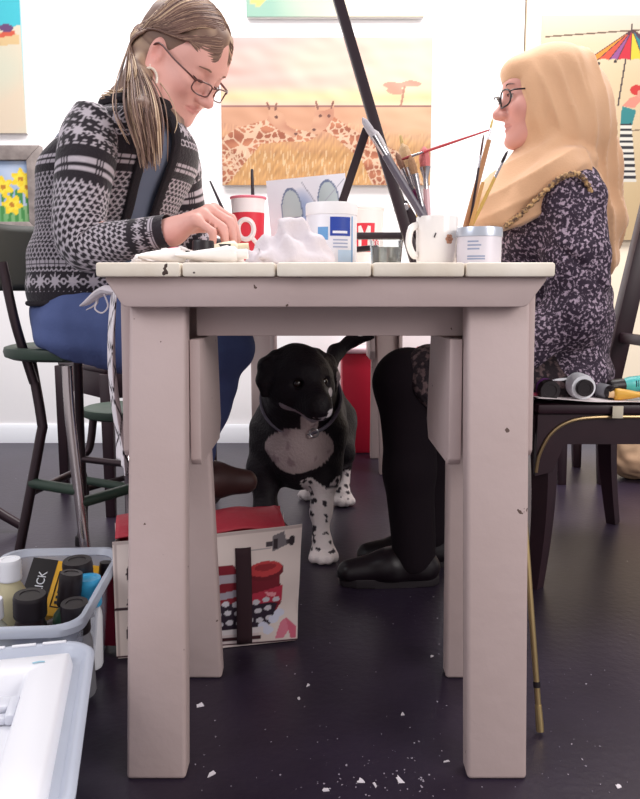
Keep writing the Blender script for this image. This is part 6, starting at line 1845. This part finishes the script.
# ------------------------------------------------------------------ paints on the visitor's chair
def chair_paints():
    zt = CZ + .0008
    root = thing('paper_sheet', 'white paper sheet under the paints on the chair seat', 'paper', ((CX0 + CX1) / 2, CY0 + .07, zt))
    rows, cols = 14, 50
    G = np.zeros((rows, cols, 3))
    for i in range(rows):
        for j in range(cols):
            s = j / (cols - 1); t = i / (rows - 1)
            G[i, j] = (CX0 - .02 + .50 * s, CY0 - .022 + .10 * t, zt + .002 + .012 * (1 - s) ** 3 + .0012 * math.sin(s * 17 + t * 4) + .003 * (1 - t) ** 2)
    grid_mesh('sheet', G, mat('white_paper', (238, 228, 228), .8), root, None, False, .0012)
    MB().box((P(615, 408, CY0)[0], CY0 - .0185, zt - .018), (.026, .003, .03), .0008).obj('tape_tab', mat('masking_tape', (206, 196, 176), .7), root)
    z = zt + .006
    q = lambda u, r, dy=.0: np.array([P(u, 390, CY0 + .02)[0], CY0 + .004 + dy, z + r])
    purple = mat('purple_label', (110, 60, 120), .4); teal = mat('teal_bottle', (86, 196, 194), .35); yellowm = mat('yellow_orange_tube', (232, 176, 70), .35)
    bottle('paint_bottle', 'purple bottle lying with its black cap towards us nearest the table', 'bottle', q(546, .0265, .08), (.08, -1, -.02), .026, .08, purple, M_blackcap, .3, None, .8, None, 1.0)
    bottle('paint_bottle', 'white bottle lying with round black cap framed by white rim', 'bottle', q(583, .0325, .085), (.02, -1, -.02), .032, .083, M_wht, M_blackcap, .16, None, .92, None, .66)
    bottle('paint_bottle', 'small dark capped bottle lying between white bottle and teal bottle', 'bottle', q(608, .018, .08), (.22, -1, -.0), .018, .075, mat('grey_label_bottle', (140, 140, 146), .4), M_blackcap, .3, None, .8, None, 1.0)
    b = bottle('paint_bottle', 'teal bottle with white label and black cap lying at the right picture edge', 'bottle', q(668, .019, .06) + Zv * .024, (-1, -.12, -.10), .0195, .135, teal, M_blackcap, .26, None, .8, None, .9)
    p = q(629, .019, .0)
    bx = unit((-1, -.12, -.10)); o = q(668, .019, .06) + Zv * .024 + bx * .050
    mb = MB()
    for k in range(5):
        pp = o + bx * (.0055 * k); mb.tube([pp + np.array([0, -.0192 * math.cos(t), .0192 * math.sin(t) + .0]) for t in np.linspace(-.25, .55, 6)], .0014 if k % 2 else .0021, 4)
    mb.obj('printed_label', mat('dark_teal_print', (40, 84, 96), .5), b)
    tubep('paint_tube', 'yellow and red striped paint tube lying under the teal bottle', q(642, .0155, .0), (-1, .12, 0), .015, .085, yellowm, mat('pale_orange_cap', (236, 196, 150), .4))
    tubep('paint_tube', 'small pink tube lying at the left end of the chair seat', q(541, .012, .04) + np.array([.0, 0, .0]), (-1, -.3, .02), .0115, .06, mat('pink_tube', (222, 92, 120), .35), mat('maroon_cap', (96, 40, 60), .4))
    tubep('paint_tube', 'white tube with yellow end lying behind the purple bottle', q(560, .015, .03) + np.array([-.01, .04, .030]), (1, .1, 0), .0135, .09, M_wht, mat('golden_cap', (222, 176, 84), .4))
    bottle('paint_bottle', 'dark green bottle lying behind the striped tube at the right edge', 'bottle', q(668, .018, .03) + np.array([.02, .0, 0]), (-1, .1, 0), .0165, .07, mat('deep_green_bottle', (34, 66, 66), .35), M_blackcap, .3)
chair_paints()

# ------------------------------------------------------------------ floor things
def brass_rod():
    f = np.array([P(540, 735, 1.21)[0], 1.21, .0062])
    t = P(525, 590, 1.245); d = unit(t - f); 
    e = np.array([.3412 + .001, 1.30, .53]); d = unit(e - f); L = np.linalg.norm(e - f)
    root = thing('brass_rod', 'thin brass rod with black band leaning on the right table leg', 'rod', f)
    MB().tube([f, f + d * L], .0052, 12).obj('rod', mat('polished_brass', (214, 188, 136), .3, 1.0), root)
    MB().tube([f + d * .075, f + d * .085], .0062, 12).obj('black_band', M_blackcap, root)
    MB().tube([f, f + d * .012, f + d * .045], [.0066, .007, .0058], 12).obj('end_cap', mat('pale_brass', (216, 190, 136), .3, .9), root)
brass_rod()
def flakes():
    M_fl = mat('paint_flake_white', (216, 208, 214), .6)
    rs = np.random.RandomState(2)
    Wf = lambda u, v: P(u, v, CAMZ / math.tan(math.atan((v - 399.5) / FPX) + PITCH))
    spots = [(200, 707, 9, 'broad white paint flake right of the left table foot'), (212, 776, 8, 'bent white paint flake at the bottom beside the left table leg'),
             (401, 780, 9, 'white curl of paint near the bottom centre right'), (361, 783, 7, 'bluish white paint scrap near the bottom centre'),
             (326, 791, 6, 'upright white paint scrap at the bottom edge centre'), (403, 715, 5, 'oval white paint chip in the middle of the floor'),
             (308, 686, 5, 'thin white paint sliver under the table near the bag'), (432, 657, 5, 'small pale chip beside the right back leg'),
             (447, 763, 6, 'flat white paint sliver beside the right table foot'), (618, 787, 5, 'white paint chip alone at the bottom right'), (374, 786, 5, 'tiny white crumb between the bottom centre scraps'), (299, 699, 4, 'tiny white crumb under the thin sliver')]
    for u, v, s, lab in spots:
        p = Wf(u, v); k = s / 560.0 * .95
        n = 7; an = np.sort(rs.uniform(0, 6.28, n)); poly = [(k * rs.uniform(.35, .6) * math.cos(a), k * rs.uniform(.3, .9) * math.sin(a)) for a in an]
        root = MB(); root.prism(poly, p + Zv * .0006, (1, 0, 0), (0, 1, .25 if s > 6 else .05), .0012)
        o = root.obj('paint_flake', M_fl); tag(o, lab, 'paint flake', 'paint flakes on the floor')
    mb = MB()
    for _ in range(130):
        u, v = rs.uniform(180, 640), rs.uniform(600, 798) if rs.rand() < .75 else rs.uniform(740, 798)
        if rs.rand() < .45: u, v = rs.normal(380, 50), rs.normal(785, 14)
        if v > 799 or v < 470: continue
        p = Wf(u, v); k = rs.uniform(.0007, .0020)
        an = np.sort(rs.uniform(0, 6.28, 5))
        mb.prism([(k * math.cos(a), k * 1.5 * rs.uniform(.5, 1) * math.sin(a)) for a in an], p + Zv * .0005, (1, 0, 0), (0, 1, 0), .0006)
    o = mb.obj('paint_crumbs', mat('paint_crumb_grey', (170, 162, 174), .7)); tag(o, 'fine pale paint crumbs scattered over the dark floor', 'paint crumbs', None, 'stuff')
flakes()
